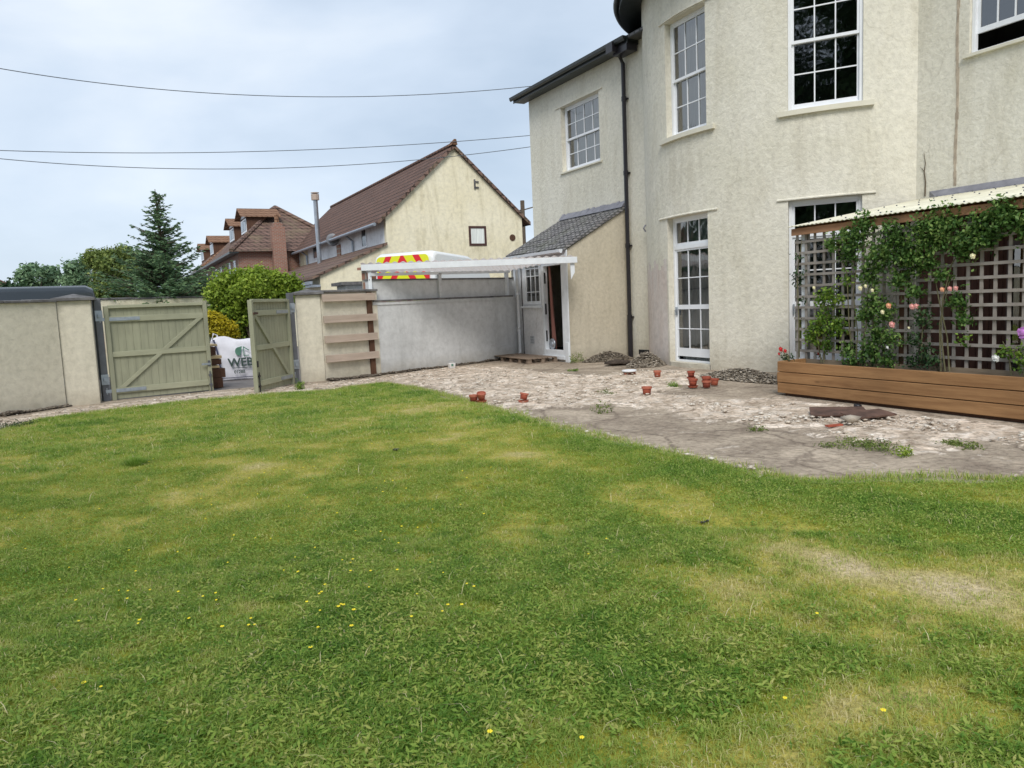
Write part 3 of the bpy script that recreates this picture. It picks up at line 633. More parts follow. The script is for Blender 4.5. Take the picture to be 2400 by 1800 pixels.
for px, py, r, h, n, mat, lab in ((1405, 970, .14, .22, 45, 'l_olive', 'wispy weed growing through the patio left of the centre'), (2045, 1046, .34, .05, 420, 'l_olive', 'low green weed mat at the edge of the pale patch in front of the planter'),
        (2113, 1066, .09, .11, 90, 'l_lime', 'small bright upright weed on the grey screed in front of the planter'), (2236, 1046, .18, .06, 260, 'l_olive', 'dark green weed tuft right of the pale patch in front of the planter'),
        (1585, 908, .16, .1, 110, 'l_bright', 'green weed on the patio beside the terracotta pots'), (133, 952, .16, .24, 130, 'l_lime', 'yellow-green seedling at the foot of the pillar left of the gates'), (6, 968, .22, .22, 150, 'l_dark', 'dark leafy weed at the foot of the cream wall'),
        (40, 1000, .25, .1, 200, 'l_dark', 'low dark weeds at the near end of the gravel strip'), (705, 914, .16, .2, 140, 'l_bright', 'green weed at the foot of the steel gate post beside the open gate'), (1355, 850, .2, .32, 150, 'l_olive', 'straggly weed against the side wall of the outhouse'),
        (1460, 818, .35, .35, 260, 'l_olive', 'weeds behind the rubble at the foot of the downpipe'), (320, 1092, .16, .09, 900, 'grasstuft', 'dense bright grass tuft on the left of the lawn'), (1345, 870, .12, .05, 80, 'l_bright', 'tiny low weed on the patio in front of the outhouse'), (1420, 925, .15, .1, 80, 'l_olive', 'thin dry weed on the pale patio patch'), (1240, 995, .12, .08, 60, 'l_bright', 'small green weed creeping from the lawn edge near the tilted pot'), (1770, 1010, .1, .06, 60, 'l_olive', 'tiny weed in the screed left of the rusty sheets')):
    tuft(px, py, r, h, n, mat, lab)

# ================================================================ THE BIG HOUSE
house = empty('house', HO, HR, 'large cream roughcast house with a bow front, sash windows and a black downpipe', 'house')
BC, BR = (3.65, 3.48), 4.45
def bow(th, r=0.):                       # point on the bow in house coordinates (x along, y into the house)
    return (BC[0]+(BR+r)*sin(radians(th)), BC[1]-(BR+r)*cos(radians(th)))
def wallgrid(posf, ss, zs, holes, reveal, name, mat, parent):
    """a wall swept over s and z with openings and their reveals; posf(s,z)->xyz, holes: (s0,s1,z0,z1,(dx,dy))"""
    mb = MB()
    S = sorted(set([round(s, 4) for s in ss]+[round(h[i], 4) for h in holes for i in (0, 1)])); Zs = sorted(set([round(z, 4) for z in zs]+[round(h[i], 4) for h in holes for i in (2, 3)]))
    idx = {}
    def vi(s, z):
        if (s, z) not in idx: idx[(s, z)] = len(mb.v); mb.v.append(tuple(posf(s, z)))
        return idx[(s, z)]
    for i in range(len(S)-1):
        for j in range(len(Zs)-1):
            sm = (S[i]+S[i+1])/2; zm = (Zs[j]+Zs[j+1])/2
            if any(h[0] < sm < h[1] and h[2] < zm < h[3] for h in holes): continue
            mb.f.append((vi(S[i], Zs[j]), vi(S[i+1], Zs[j]), vi(S[i+1], Zs[j+1]), vi(S[i], Zs[j+1])))
    for s0, s1, z0, z1, d in holes:
        d3 = np.array([d[0], d[1], 0])*reveal
        for s in (s0, s1):
            a = np.array(posf(s, z0)); b = np.array(posf(s, z1)); q = [a, a+d3, b+d3, b]
            mb.quad(*(q if s == s0 else q[::-1]))
        in_ = [s for s in S if s0-1e-6 <= s <= s1+1e-6]
        for z, fl_ in ((z0, 0), (z1, 1)):
            for p, q in zip(in_[:-1], in_[1:]):
                a = np.array(posf(p, z)); b = np.array(posf(q, z)); c = [a, b, b+d3, a+d3]
                mb.quad(*(c[::-1] if fl_ else c))
    return mb.build(name, mat, parent)

WH = 7.72; BH = 8.35
# wing (left part)
wingholes = [(-2.97, -1.04, 5.18, 6.98, (0, 1))]
wallgrid(lambda s, z: (s, 0, z), [-4.82, -4, -2, 0, .95], [0, 2, 4, 6, WH], wingholes, .28, 'wing_wall', 'render', house)
w_ = MB(); w_.quad((-4.82, 7, 0), (-4.82, 0, 0), (-4.82, 0, WH), (-4.82, 7, WH)); w_.quad((-4.82, 7, WH), (-4.82, 7, 0), (15, 7, 0), (15, 7, WH)); w_.build('end_wall', 'render', house)
# bow
t2 = (-10.5, 6.4); dT = (-11.2, 6.3); t3 = (28.4, 44.7)
def nrm(th): return (-sin(radians(th)), cos(radians(th)))
bowholes = [(t2[0], t2[1], 4.9, 7.28, nrm(sum(t2)/2)), (dT[0], dT[1], .10, 3.22, nrm(sum(dT)/2)), (t3[0], t3[1], 4.84, 7.28, nrm(sum(t3)/2)), (t3[0], t3[1], .10, 3.22, nrm(sum(t3)/2))]
wallgrid(lambda s, z: bow(s)+(z,), np.arange(-42, 58.1, 2), [0, 2, 4, 6, BH], bowholes, .24, 'bow_wall', 'render', house)
# main flat wall on the right
FY = 1.0
mainholes = [(8.25, 10.1, 5.27, 7.5, (0, 1))]
wallgrid(lambda s, z: (s, FY, z), [7.2, 9, 12, 15], [0, 2, 4, 6, BH], mainholes, .16, 'main_wall', 'render', house)
# pale vertical scar on the main wall where a pipe once ran, and the small crack left of it
sc_ = MB(); pts_ = [(8.06+.012*sin(z*3.1), FY-.006, z) for z in np.arange(3.2, 7.9, .12)]
for p, q in zip(pts_[:-1], pts_[1:]):
    w = .018+.012*random.random(); sc_.box(p[0]-w, p[0]+w, FY-.006, FY+.02, p[2], q[2])
sc_.build('pipe_scar', plain('old_pipe_scar', (.42, .35, .27), .95, .35, 5, 0, .5, 30), house)
ck = MB(); ck.tube([(7.52, FY-.01, 3.1), (7.525, FY-.01, 3.35), (7.50, FY-.01, 3.52), (7.52, FY-.01, 3.66), (7.49, FY-.01, 3.85)], [.013, .011, .009, .006, .003], 5)
ck.tube([(7.51, FY-.01, 3.5), (7.46, FY-.01, 3.58), (7.42, FY-.01, 3.62)], [.005, .004, .002], 5); ck.build('dead_stem', 'bark', house)
# drip mouldings over the openings
def drip(s0, s1, z, f, name='drip_moulding', t=.035, mat='render'):
    mb = MB(); ss = np.linspace(s0, s1, 9)
    for a, b in zip(ss[:-1], ss[1:]):
        pa, pb = f(a, 0), f(b, 0); qa, qb = f(a, t), f(b, t)
        mb.hexa([qa+(z,), qb+(z,), pb+(z,), pa+(z,), qa+(z+.02,), qb+(z+.02,), pb+(z+.04,), pa+(z+.04,)])
    return mb.build(name, mat, house)
bf = lambda s, r: bow(s, r-.003)
ff = lambda s, r: (s, -(r-.003))
drip(-16.3, 9.6, 3.23, bf); drip(25.8, 47.6, 3.23, bf); drip(-13.5, 9, 7.30, bf); drip(-3.25, -.85, 6.99, ff)
pm_ = MB()
for a_ in np.arange(-36, -12.01, 2):
    top_ = 2.25+.12*sin(a_*.8)
    for z0_, z1_ in ((.0, top_*.5), (top_*.5, top_)): p, q = bow(a_, .004), bow(min(a_+2, -11.4), .004); pm_.quad(p+(z0_,), q+(z0_,), q+(z1_,), p+(z1_,))
pm_.build('patched_render', 'render_pink', house)
def sill(s0, s1, z, f, r=.08, h=.10):
    mb = MB(); ss = np.linspace(s0, s1, 9)
    for a, b in zip(ss[:-1], ss[1:]):
        pa, pb = f(a, -.2), f(b, -.2); qa, qb = f(a, r), f(b, r)
        mb.hexa([qa+(z-h,), qb+(z-h,), pb+(z-h,), pa+(z-h,), qa+(z-.012,), qb+(z-.012,), pb+(z+.004,), pa+(z+.004,)])
    return mb
def window(cx, cy, rz, w, z0, z1, cols, rows, kind, mat='white', setback=.14, lift=0, fr=.06, curtains=None, sillmb=None, roomd=1.6, gb=.011):
    """a window whose frame sits in an opening; rows=(upper rows, lower rows)"""
    h = z1-z0; fm_ = MB(); y0, y1 = setback, setback+.08
    fm_.box(-w/2, -w/2+fr, y0, y1, 0, h).box(w/2-fr, w/2, y0, y1, 0, h).box(-w/2+fr, w/2-fr, y0, y1, h-fr, h).box(-w/2+fr, w/2-fr, y0, y1, 0, fr*.7)
    wo = fm_.build(kind, mat, house, .004, False, (cx, cy, z0), rz)
    ms = .042
    def sash(name, a, b, nr, y, x0=-w/2+fr, x1=w/2-fr, bot=ms*1.3, cc=cols):
        mb = MB(); mb.box(x0, x0+ms, y, y+.04, a, b).box(x1-ms, x1, y, y+.04, a, b).box(x0+ms, x1-ms, y, y+.04, b-ms, b).box(x0+ms, x1-ms, y, y+.04, a, a+bot)
        gx0, gx1, ga, gb_ = x0+ms, x1-ms, a+bot, b-ms
        for i in range(1, cc): xx = gx0+(gx1-gx0)*i/cc; mb.box(xx-gb, xx+gb, y+.004, y+.036, ga, gb_)
        for i in range(1, nr): zz = ga+(gb_-ga)*i/nr; mb.box(gx0, gx1, y+.007, y+.033, zz-gb, zz+gb)
        mb.build(name, mat, wo)
        g_ = MB(); g_.quad((gx0-.01, y+.02, ga-.01), (gx1+.01, y+.02, ga-.01), (gx1+.01, y+.02, gb_+.01), (gx0-.01, y+.02, gb_+.01)); g_.build('glass_pane', 'glass', wo)
    if kind in ('sash_window',):
        mid = fr*.7+(h-fr*1.7)*rows[1]/(rows[0]+rows[1])
        sash('upper_sash', mid-.02, h-fr, rows[0], y0+.015)
        sash('lower_sash', fr*.7+lift, mid+.02+lift, rows[1], y0+.055, bot=ms*2)
    elif kind == 'glazed_door':
        tz = 2.48/3.1*h
        fm2 = MB(); fm2.box(-w/2+fr, w/2-fr, y0-.005, y1+.005, tz-.05, tz+.03); fm2.build('transom', mat, wo)
        sash('fanlight', tz+.03, h-fr, 1, y0+.02)
        sash('door_leaf_lower', .12, .12+(tz-.17)*.46, 2, y0+.02, bot=.18); sash('door_leaf_upper', .12+(tz-.17)*.46, tz-.05, 2, y0+.02)
        hd = MB(); hd.box(-w/2+fr+.01, -w/2+fr+.035, y0-.03, y0+.02, 1.02, 1.2).box(-w/2+fr+.012, -w/2+fr+.03, y0-.05, y0-.03, 1.1, 1.13); hd.build('door_handle', 'steel', wo)
        tr_ = MB(); tr_.box(-w/2-.02, w/2+.02, .0, y1, -.13, -.005); tr_.build('threshold', 'coping', wo)
    if curtains:
        cm = MB()
        for side, frac, mt in curtains:
            cw = w*frac; xa, xb = (-w/2+fr*.5, -w/2+cw) if side < 0 else (w/2-cw, w/2-fr*.5)
            if side == 0: xa, xb = -w/2+.03, w/2-.03
            n_ = 26
            for i in range(n_):
                u0, u1 = i/n_, (i+1)/n_; p = lambda u: (xa+(xb-xa)*u, y1+.12+.035*sin(u*38)); a_, b_ = p(u0), p(u1)
                cm.quad(a_+(.02,), b_+(.02,), b_+(h,), a_+(h,))
        cm.build('curtain', curtains[0][2], wo)
    rm = MB(); x_ = w/2+.5
    for q in (((-x_, y1+.1, -.3), (-x_, roomd, -.3), (-x_, roomd, h+.3), (-x_, y1+.1, h+.3)), ((x_, y1+.1, -.3), (x_, y1+.1, h+.3), (x_, roomd, h+.3), (x_, roomd, -.3)), ((-x_, roomd, -.3), (x_, roomd, -.3), (x_, roomd, h+.3), (-x_, roomd, h+.3)),
              ((-x_, y1+.1, h+.3), (-x_, roomd, h+.3), (x_, roomd, h+.3), (x_, y1+.1, h+.3)), ((-x_, y1+.1, -.3), (x_, y1+.1, -.3), (x_, roomd, -.3), (-x_, roomd, -.3))):
        rm.quad(*q)
    rm.build('room', 'room' if kind != 'glazed_door' else 'room', wo)
    if sillmb:
        s_ = sillmb.build('sill', 'cream', house)
    return wo
def bowwin(t, z0, z1, *a, **k):
    p, q = bow(t[0]), bow(t[1]); c = ((p[0]+q[0])/2, (p[1]+q[1])/2); w = math.hypot(q[0]-p[0], q[1]-p[1])-.004
    return window(c[0], c[1], math.atan2(q[1]-p[1], q[0]-p[0]), w, z0, z1, *a, **k)
window(-2.005, 0, 0, 1.926, 5.18, 6.98, 4, (2, 2), 'sash_window', setback=.13, sillmb=sill(-3.06, -.95, 5.19, ff, .05, .05), curtains=[(0, 1, 'whitecurt')])  # full net curtain added to lighten panes where sky reflection falls short
bowwin(t2, 4.9, 7.28, 3, (2, 2), 'sash_window', setback=.14, sillmb=sill(-13.6, 9.2, 4.91, bf), curtains=[(0, 1, 'whitecurt')])  # net curtain drawn full width, added to help the panes' sky brightness
bowwin(t3, 4.84, 7.28, 3, (2, 2), 'sash_window', setback=.04, sillmb=sill(26.2, 47, 4.85, bf), curtains=None)
bowwin(dT, .10, 3.22, 3, (1, 1), 'glazed_door', setback=.14, curtains=[(0, 1, 'greycurt')], roomd=1.2)
bowwin(t3, .10, 3.22, 3, (1, 1), 'glazed_door', setback=.1, roomd=1.4)
window(9.175, FY, 0, 1.846, 5.27, 7.5, 6, (2, 2), 'sash_window', setback=.06, sillmb=sill(8.17, 10.2, 5.28, lambda s, r: (s, FY-(r-.003)), .07, .06), lift=.28)
# dark void at the foot of the wing wall
vb = MB(); vb.box(.45, .9, -.012, .02, .0, .22); vb.build('foundation_vent', 'dark', house)
# wing roof, gutter and fascia
rf = MB(); rf.extr([(-5.15, -.34, WH-.02), (-5.15, -.34, WH+.06), (-5.15, 3.4, WH+2.0), (-5.15, 7.2, WH+.06), (-5.15, 7.2, WH-.02)], (7.5, 0, 0)); rf.build('wing_roof', 'slate', house)
fs = MB(); fs.box(-5.15, .78, -.36, -.341, WH-.13, WH+.05).box(-5.1, .75, -.34, -.003, WH-.12, WH-.03); fs.build('fascia', 'darkfascia', house, .004)
gt = MB()
gt.extr([(-5.2, -.37, WH+.045), (-5.2, -.38, WH-.03), (-5.2, -.42, WH-.07), (-5.2, -.46, WH-.03), (-5.2, -.475, WH+.045)], (5.95, 0, 0)); gt.build('gutter', 'darkfascia', house, .004)
PX, PY = .2, -.085
dp = MB(); dp.tube([(PX, PY, 0.02), (PX, PY, 7.3), (PX+.02, -.2, 7.48), (PX+.02, -.40, 7.6), (PX+.02, -.42, 7.7)], .052, 12)
for z in (1.0, 2.8, 4.6, 6.4): dp.tube([(PX, PY, z), (PX, PY, z+.11)], .064, 12); dp.box(PX-.09, PX+.09, PY+.02, PY+.08, z+.03, z+.07)
dp.tube([(PX, PY, 0), (PX, PY, 1.02)], .066, 12)
dp.build('downpipe', 'black', house)
hp = MB(); hp.box(PX-.13, PX+.15, -.5, -.28, WH-.22, WH+.02).box(PX-.02, PX+.55, -.36, -.05, WH-.28, WH-.05); hp.build('hopper', 'black', house, .01)
# bow roof: conical eaves with tile ends
er = MB(); ns = 48
ths = np.linspace(-62, 75, ns)
sf = MB()
for a_, b_ in zip(ths[:-1], ths[1:]):
    p0, p1 = bow(a_, .0), bow(b_, .0); q0, q1 = bow(a_, .52), bow(b_, .52); i0, i1 = bow(a_, -2.2), bow(b_, -2.2)
    sf.quad(q0+(BH-.12,), q1+(BH-.12,), bow(b_, -.06)+(BH+.0,), bow(a_, -.06)+(BH+.0,))
    sf.quad(q0+(BH-.12,), q0+(BH+.06,), q1+(BH+.06,), q1+(BH-.12,))
    r0, r1 = bow(a_, .58), bow(b_, .58)
    er.hexa([r0+(BH+.07,), r1+(BH+.07,), i1+(BH+1.5,), i0+(BH+1.5,), r0+(BH+.13,), r1+(BH+.13,), i1+(BH+1.56,), i0+(BH+1.56,)])
for a_ in np.arange(-62, 75, 1.7):
    x_, y_ = bow(a_, .6); x2, y2 = bow(a_, .3); er.tube([(x_, y_, BH+.12), (x2, y2, BH+.26)], .05, 6)
sf.build('bow_soffit', 'darkfascia', house); er.build('bow_roof', 'slate', house)
gb_ = MB()
gpts = [bow(a_, .60)+(BH+.03,) for a_ in ths]; gb_.tube(gpts, .055, 8); gb_.build('bow_gutter', 'darkfascia', house, 0, True)
rr_ = MB(); rr_.box(6.0, 15, FY-.4, 7, BH+.02, BH+.2); rr_.quad((0.5, 2.2, BH+.1), (15, 2.2, BH+.1), (15, 7, BH+.15), (0.5, 7, BH+.15)); rr_.build('main_roof', 'slate', house)
cp_ = MB(); cp_.box(.4, 15, 3.4, 7, 7.6, BH+.05); cp_.build('upper_block', 'render', house)
# wall bulges / hooks
hk = MB(); hk.tube([bow(-36, .02)+(3.28,), bow(-35.2, .07)+(3.2,), bow(-35.5, .02)+(3.12,)], .02, 6); hk.build('wall_hook', 'lead', house)

# ================================================================ OUTHOUSE (lean-to)
oh = empty('outhouse', HO, HR, 'small cream lean-to outhouse with slate roof and white front against the big house', 'outhouse')
OV = -1.8
holes = [(-2.30, -1.31, 1.46, 2.55, (0, 1)), (-1.16, -.22, .27, 2.45, (0, 1))]
wallgrid(lambda s, z: (s, OV, z), [-2.98, 0], [0, 2.78], holes, .1, 'front_wall', 'whiterender', oh)
sw = MB(); sw.extr([(0, OV, 0), (0, 0, 0), (0, 0, 3.78), (0, OV, 2.78)], (-.12, 0, 0)); sw.build('side_wall', 'render_lt', oh)
sw = MB(); sw.extr([(-2.98, OV, 0), (-2.98, -.003, 0), (-2.98, -.003, 3.78), (-2.98, OV, 2.78)], (.12, 0, 0)); sw.build('far_wall', 'render_lt', oh)
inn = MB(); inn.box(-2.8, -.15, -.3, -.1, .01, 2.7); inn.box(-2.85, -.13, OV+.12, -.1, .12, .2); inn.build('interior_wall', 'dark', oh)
rfm = MB(); rfm.hexa([(-3.1, OV-.09, 2.77), (.06, OV-.09, 2.77), (.06, -.005, 3.80), (-3.1, -.005, 3.80), (-3.1, OV-.09, 2.85), (.06, OV-.09, 2.85), (.06, -.005, 3.885), (-3.1, -.005, 3.885)])
for i in range(60):                      # slipped and lifted slates
    u = random.uniform(-3.0, -.1); t = random.random(); y = (OV-.09)*(1-t)-.2*t; z = 2.85+(3.88-2.85)*(y-(OV-.09))/(1.885)+.003
    rfm.hexa([(u-.12, y-.1, z-.05), (u+.12, y-.1, z-.05), (u+.12, y+.1, z+.052), (u-.12, y+.1, z+.052), (u-.12, y-.1, z-.03), (u+.12, y-.1, z-.03), (u+.12, y+.1, z+.065), (u-.12, y+.1, z+.065)])
rfm.build('roof', 'slate', oh)
fl_ = MB()
for i in range(24):
    a_ = -3.05+i*.13; zt = 3.99+.03*random.random(); fl_.hexa([(a_, -.16, 3.83), (a_+.128, -.16, 3.83), (a_+.128, -.02, 3.88), (a_, -.02, 3.88), (a_, -.14, 3.86), (a_+.128, -.14, 3.86), (a_+.128, -.008, zt), (a_, -.008, zt)])
fl_.build('flashing', 'lead', oh)
gt = MB(); gt.extr([(-3.05, OV-.10, 2.80), (-3.05, OV-.11, 2.73), (-3.05, OV-.15, 2.70), (-3.05, OV-.20, 2.73), (-3.05, OV-.21, 2.80)], (3.06, 0, 0)); gt.build('gutter', 'whitewood', oh)
dpp = MB(); dpp.tube([(-2.44, OV-.11, 2.62), (-2.44, OV-.11, .17), (-2.48, OV-.18, .05)], .04, 10)
for z in (.75, 1.75): dpp.tube([(-2.44, OV-.11, z), (-2.44, OV-.11, z+.08)], .05, 10)
dpp.build('downpipe', 'whitewood', oh, 0, True)
bk = MB(); bk.tube([(-2.37, OV-.012, 2.6), (-2.37, OV-.012, .1)], .012, 6); bk.build('cable', 'black', oh)
# its window
wf = MB(); x0, x1, z0, z1 = -2.29, -1.32, 1.465, 2.545; y = OV-.012
wf.box(x0, x0+.15, y, y+.07, z0, z1).box(x1-.07, x1, y, y+.07, z0, z1).box(x0+.15, x1-.07, y, y+.07, z0, z0+.09).box(x0+.15, x1-.07, y, y+.07, z1-.06, z1)
wo = wf.build('casement_window', 'whitewood', oh)
gbm = MB(); gx0, gx1, ga, gbb = x0+.15, x1-.07, z0+.09, z1-.06
for i in (1, 2): xx = gx0+(gx1-gx0)*i/3; gbm.box(xx-.011, xx+.011, y+.02, y+.05, ga, gbb)
for zz in (1.80, 2.22, 2.42): gbm.box(gx0, gx1, y+.023, y+.047, zz-.011, zz+.011)
gbm.build('glazing_bars', 'whitewood', wo)
g_ = MB(); g_.quad((gx0, y+.035, ga), (gx1, y+.035, ga), (gx1, y+.035, gbb), (gx0, y+.035, gbb)); g_.build('glass_pane', 'glass', wo)
ct = MB()
for i in range(40):
    u0, u1 = i/40, (i+1)/40; p = lambda u: (gx0+(gx1-gx0)*u, y+.14+.02*sin(u*50)); a_, b_ = p(u0), p(u1); ct.quad(a_+(ga,), b_+(ga,), b_+(gbb,), a_+(gbb,))
ct.build('curtain', 'curtain', wo)
sl_ = MB(); sl_.box(x0-.06, x1+.05, OV-.09, OV-.002, z0-.09, z0-.03); sl_.build('sill', 'whitewood', wo, .006)
# door frame, door standing open inside, air vent
df = MB(); df.box(-1.22, -1.14, OV-.03, OV+.1, .15, 2.5).box(-.24, -.14, OV-.03, OV+.1, .15, 2.5).box(-1.14, -.24, OV-.028, OV+.1, .15, .29).box(-1.14, -.24, OV-.028, OV+.1, 2.44, 2.5).box(-1.26, -.14, OV-.06, OV-.002, .06, .149)
df.build('door_frame', 'whitewood', oh, .006)
dd_ = MB(); dd_.hexa([(-1.10, OV+.16, .3), (-.93, OV+.16, .3), (-.93, OV+.19, .3), (-1.10, OV+.19, .3), (-1.135, OV+.14, 2.44), (-1.08, OV+.14, 2.44), (-1.08, OV+.17, 2.44), (-1.135, OV+.17, 2.44)])
dd_.build('leaning_board', 'redboard', oh)
for z in (.5, 1.2, 2.0):
    hg = MB(); hg.box(-1.142, -1.125, OV+.0, OV+.04, z, z+.28); hg.build('door_hinge', 'black', oh)
cs = MB(); cs.box(-.14, .06, OV-.03, OV-.002, 0, 2.78); cs.box(-.12, .04, OV-.05, OV-.03, .0, .5); cs.build('corner_board', 'whitewood', oh, .005)
vt = MB(); vt.box(-1.98, -1.80, OV-.012, OV-.002, .42, .62); vo = vt.build('air_vent', 'post', oh)
vt = MB()
for i in range(4): vt.box(-1.985+i*.058, -1.975+i*.058, OV-.02, OV-.012, .41, .63); vt.box(-1.985, -1.80, OV-.024, OV-.02, .41+i*.068, .42+i*.068)
vt.build('grille', 'whitewood', vo)
# grey wheel-like disc standing in the doorway
q = hw(-.99, 1.70, .43); r_ = empty('hose_reel', q, HR, 'grey round reel standing just inside the outhouse doorway', 'hose reel')
rl = MB(); rl.lathe([(0, -.03), (.135, -.03), (.15, 0), (.135, .03), (0, .03)], n=24, axis='y'); rl.build('rim', 'mirror', r_, 0, True)
rl = MB(); rl.lathe([(0, -.045), (.06, -.045), (.07, -.03)], n=16, axis='y'); rl.build('hub', 'steel', r_)
# pallet step
q = hw(-1.45, 2.35); pe = empty('pallet', q, HR, 'old wooden pallet laid as a step at the outhouse door', 'pallet')
pb = MB()
for i in range(6): pb.box(-1.05, 1.05, -.42+i*.145, -.42+i*.145+.11, .12, .14)
pb.build('deck_boards', 'pallet', pe)
pb = MB()
for x in (-1.0, -.5, 0, .5, .93):
    for yy in (-.40, -.02, .34): pb.box(x, x+.1, yy, yy+.1, .02, .12)
    pb.box(x-.02, x+.12, -.42, .44, .0, .02)
pb.build('blocks', 'pallet', pe)

# ================================================================ GARDEN WALLS AND GATES
def wallrun(name, a, b, z0, z1, th, mat, label, cope=.06, over=.06, ext=(0, 0), cat='wall', capz=0):
    a = np.array(a, float); b = np.array(b, float); d = b-a; L = np.hypot(d[0], d[1]); e = empty(name, (a[0], a[1], 0), math.atan2(d[1], d[0]), label, cat)
    w = MB(); w.box(-ext[0], L+ext[1], 0, th, z0-.1, z1); w.build('masonry', mat, e)
    if cope:
        c = MB(); n_ = max(2, int((L+sum(ext))/.45)); s = (L+sum(ext)+.02)/n_
        for i in range(n_):
            j = random.uniform(-.006, .006); x0 = -ext[0]-.01+i*s
            c.hexa([(x0, -over+j, z1+.002), (x0+s-.012, -over+j, z1+.002), (x0+s-.012, th+over, z1+.002), (x0, th+over, z1+.002), (x0, -over+j, z1+cope+j), (x0+s-.012, -over+j, z1+cope+j), (x0+s-.012, th+over-.02, z1+cope+j+.015), (x0, th+over-.02, z1+cope+j+.015)])
        c.build('coping', 'coping', e, .008)
    return e
LZ = 1.93
wallrun('garden_wall', Lfar, Lw0+wdir*1.17, 0, LZ, .25, 'wallrender', 'cream rendered garden wall left of the gates with slate coping', .05, .05)
def pillar(p, q, zt, d, label, apex):
    dv = (q-p); L = np.hypot(dv[0], dv[1]); e = empty('gate_pillar', (p[0], p[1], 0), math.atan2(dv[1], dv[0]), label, 'pillar')
    b_ = MB(); b_.box(0, L, 0, d, -.1, zt); b_.build('masonry', 'wallrender', e, .012)
    c = MB(); o = .08; c.add([(-o, -o, zt+.002), (L+o, -o, zt+.002), (L+o, d+o, zt+.002), (-o, d+o, zt+.002), (-o, -o, zt+.05), (L+o, -o, zt+.05), (L+o, d+o, zt+.05), (-o, d+o, zt+.05), (L/2, d/2, zt+apex)], [(3, 2, 1, 0), (0, 1, 5, 4), (1, 2, 6, 5), (2, 3, 7, 6), (3, 0, 4, 7), (4, 5, 8), (5, 6, 8), (6, 7, 8), (7, 4, 8)])
    c.build('cap', 'coping', e); return e
pillar(pilL, pilR, 1.95, .5, 'cream rendered gate pillar with slate cap at the end of the left wall', .13)
pillar(p2L, p2R, 1.92, .5, 'cream rendered gate pillar between the open gate leaf and the boarded wall', .13)
for q, nm, lab in ((g1L, 'gate_post', 'dark grey steel gate post on the left of the closed gate leaf'), (g2h+np.array([.03, .03, 0]), 'gate_post', 'dark grey steel gate post carrying the open gate leaf')):
    e = empty(nm, q, radians(90-49), lab, 'post'); b_ = MB(); b_.box(-.06, .06, -.06, .06, -.1, 1.97); b_.build('post', 'post', e, .006)
    for z in (1.55, .32): b_ = MB(); b_.box(-.066, .066, -.075, -.06, z, z+.2); b_.box(-.03, .03, -.11, -.075, z+.07, z+.13); b_.build('hinge_plate', 'steel', e)
def gate(hinge, az, L, s, label, zb=.0, H=1.83, near=False):
    e = empty('gate', (hinge[0], hinge[1], zb), radians(90-az), label, 'gate', 'pair of sage green boarded gates')
    H -= zb; g0 = .1
    b_ = MB(); n_ = 13; w = (L-g0-.16)/n_
    for i in range(n_): b_.box(g0+.08+i*w+.003, g0+.08+(i+1)*w-.003, -.011, .011, .02, H-.03)
    b_.box(g0+.08, L-.08, -.004, .004, .02, H-.03)
    b_.build('boards', 'sage', e)
    b_ = MB(); y0, y1 = sorted((s*.0, s*.05)); y0 -= .02; y1 += .02
    b_.box(g0, g0+.08, y0, y1, 0, H); b_.build('stile', 'sage', e, .004)
    b_ = MB(); b_.box(L-.08, L, y0, y1, 0, H); b_.build('stile', 'sage', e, .004)
    ya, yb = sorted((s*.0115, s*.05))
    for z, hh in ((.13, .11), (H*.46, .1), (H*.83, .11)):
        b_ = MB(); b_.box(g0+.08, L-.08, ya, yb, z, z+hh); b_.build('rail', 'sage_h', e, .004)
    b_ = MB(); b_.box(g0+.08, L-.08, ya-.02, yb+.02, H-.045, H+.015); b_.build('top_rail', 'sage_h', e, .004)
    za, zb_ = .24, H*.83
    for zA, zB, t0, t1 in ((za, H*.46, 0, None), (H*.46+.1, zb_, None, 1)):
        tt = lambda z: (z-za)/(zb_-za); xx = lambda z: g0+.2+(L-.36-g0)*tt(z)
        b_ = MB(); dx = .11; b_.hexa([(xx(zA)-dx/2, ya, zA), (xx(zA)+dx/2, ya, zA), (xx(zA)+dx/2, yb, zA), (xx(zA)-dx/2, yb, zA), (xx(zB)-dx/2, ya, zB), (xx(zB)+dx/2, ya, zB), (xx(zB)+dx/2, yb, zB), (xx(zB)-dx/2, yb, zB)]); b_.build('brace', 'sage_h', e, .003)
    yc, yd = sorted((s*.052, s*.062))
    for z in (.155, H*.83+.025):
        b_ = MB(); b_.box(.0, .72, yc, yd, z, z+.065); b_.tube([(.02, s*.04, z-.03), (.02, s*.04, z+.1)], .022, 8); b_.build('hinge_strap', 'steel', e)
    b_ = MB(); b_.tube([(L-.05, s*.09, .0), (L-.05, s*.09, .42)], .012, 8); b_.box(L-.08, L-.02, *sorted((s*.071, s*.1)), .12, .16); b_.box(L-.08, L-.02, *sorted((s*.071, s*.1)), .32, .36); b_.box(L-.075, L-.025, *sorted((s*.071, s*.082)), .52, .64)
    b_.build('drop_bolt', 'black' if near else 'post', e)
    b_ = MB(); b_.box(L-.2, L-.02, *sorted((s*.071, s*.09)), H*.83+.03 if near else H*.3, (H*.83+.03 if near else H*.3)+.04); b_.build('latch', 'rust' if near else 'steel', e)
    return e
gdir = azof(g1L, G(481, 917))
gate(g1L, gdir, 2.0, -1, 'sage green boarded gate leaf standing closed, left of the gap')
g2f = G(592, 925)
gate(g2h, azof(g2h, g2f), 1.80, 1, 'sage green boarded gate leaf swung open towards the lawn', near=True)

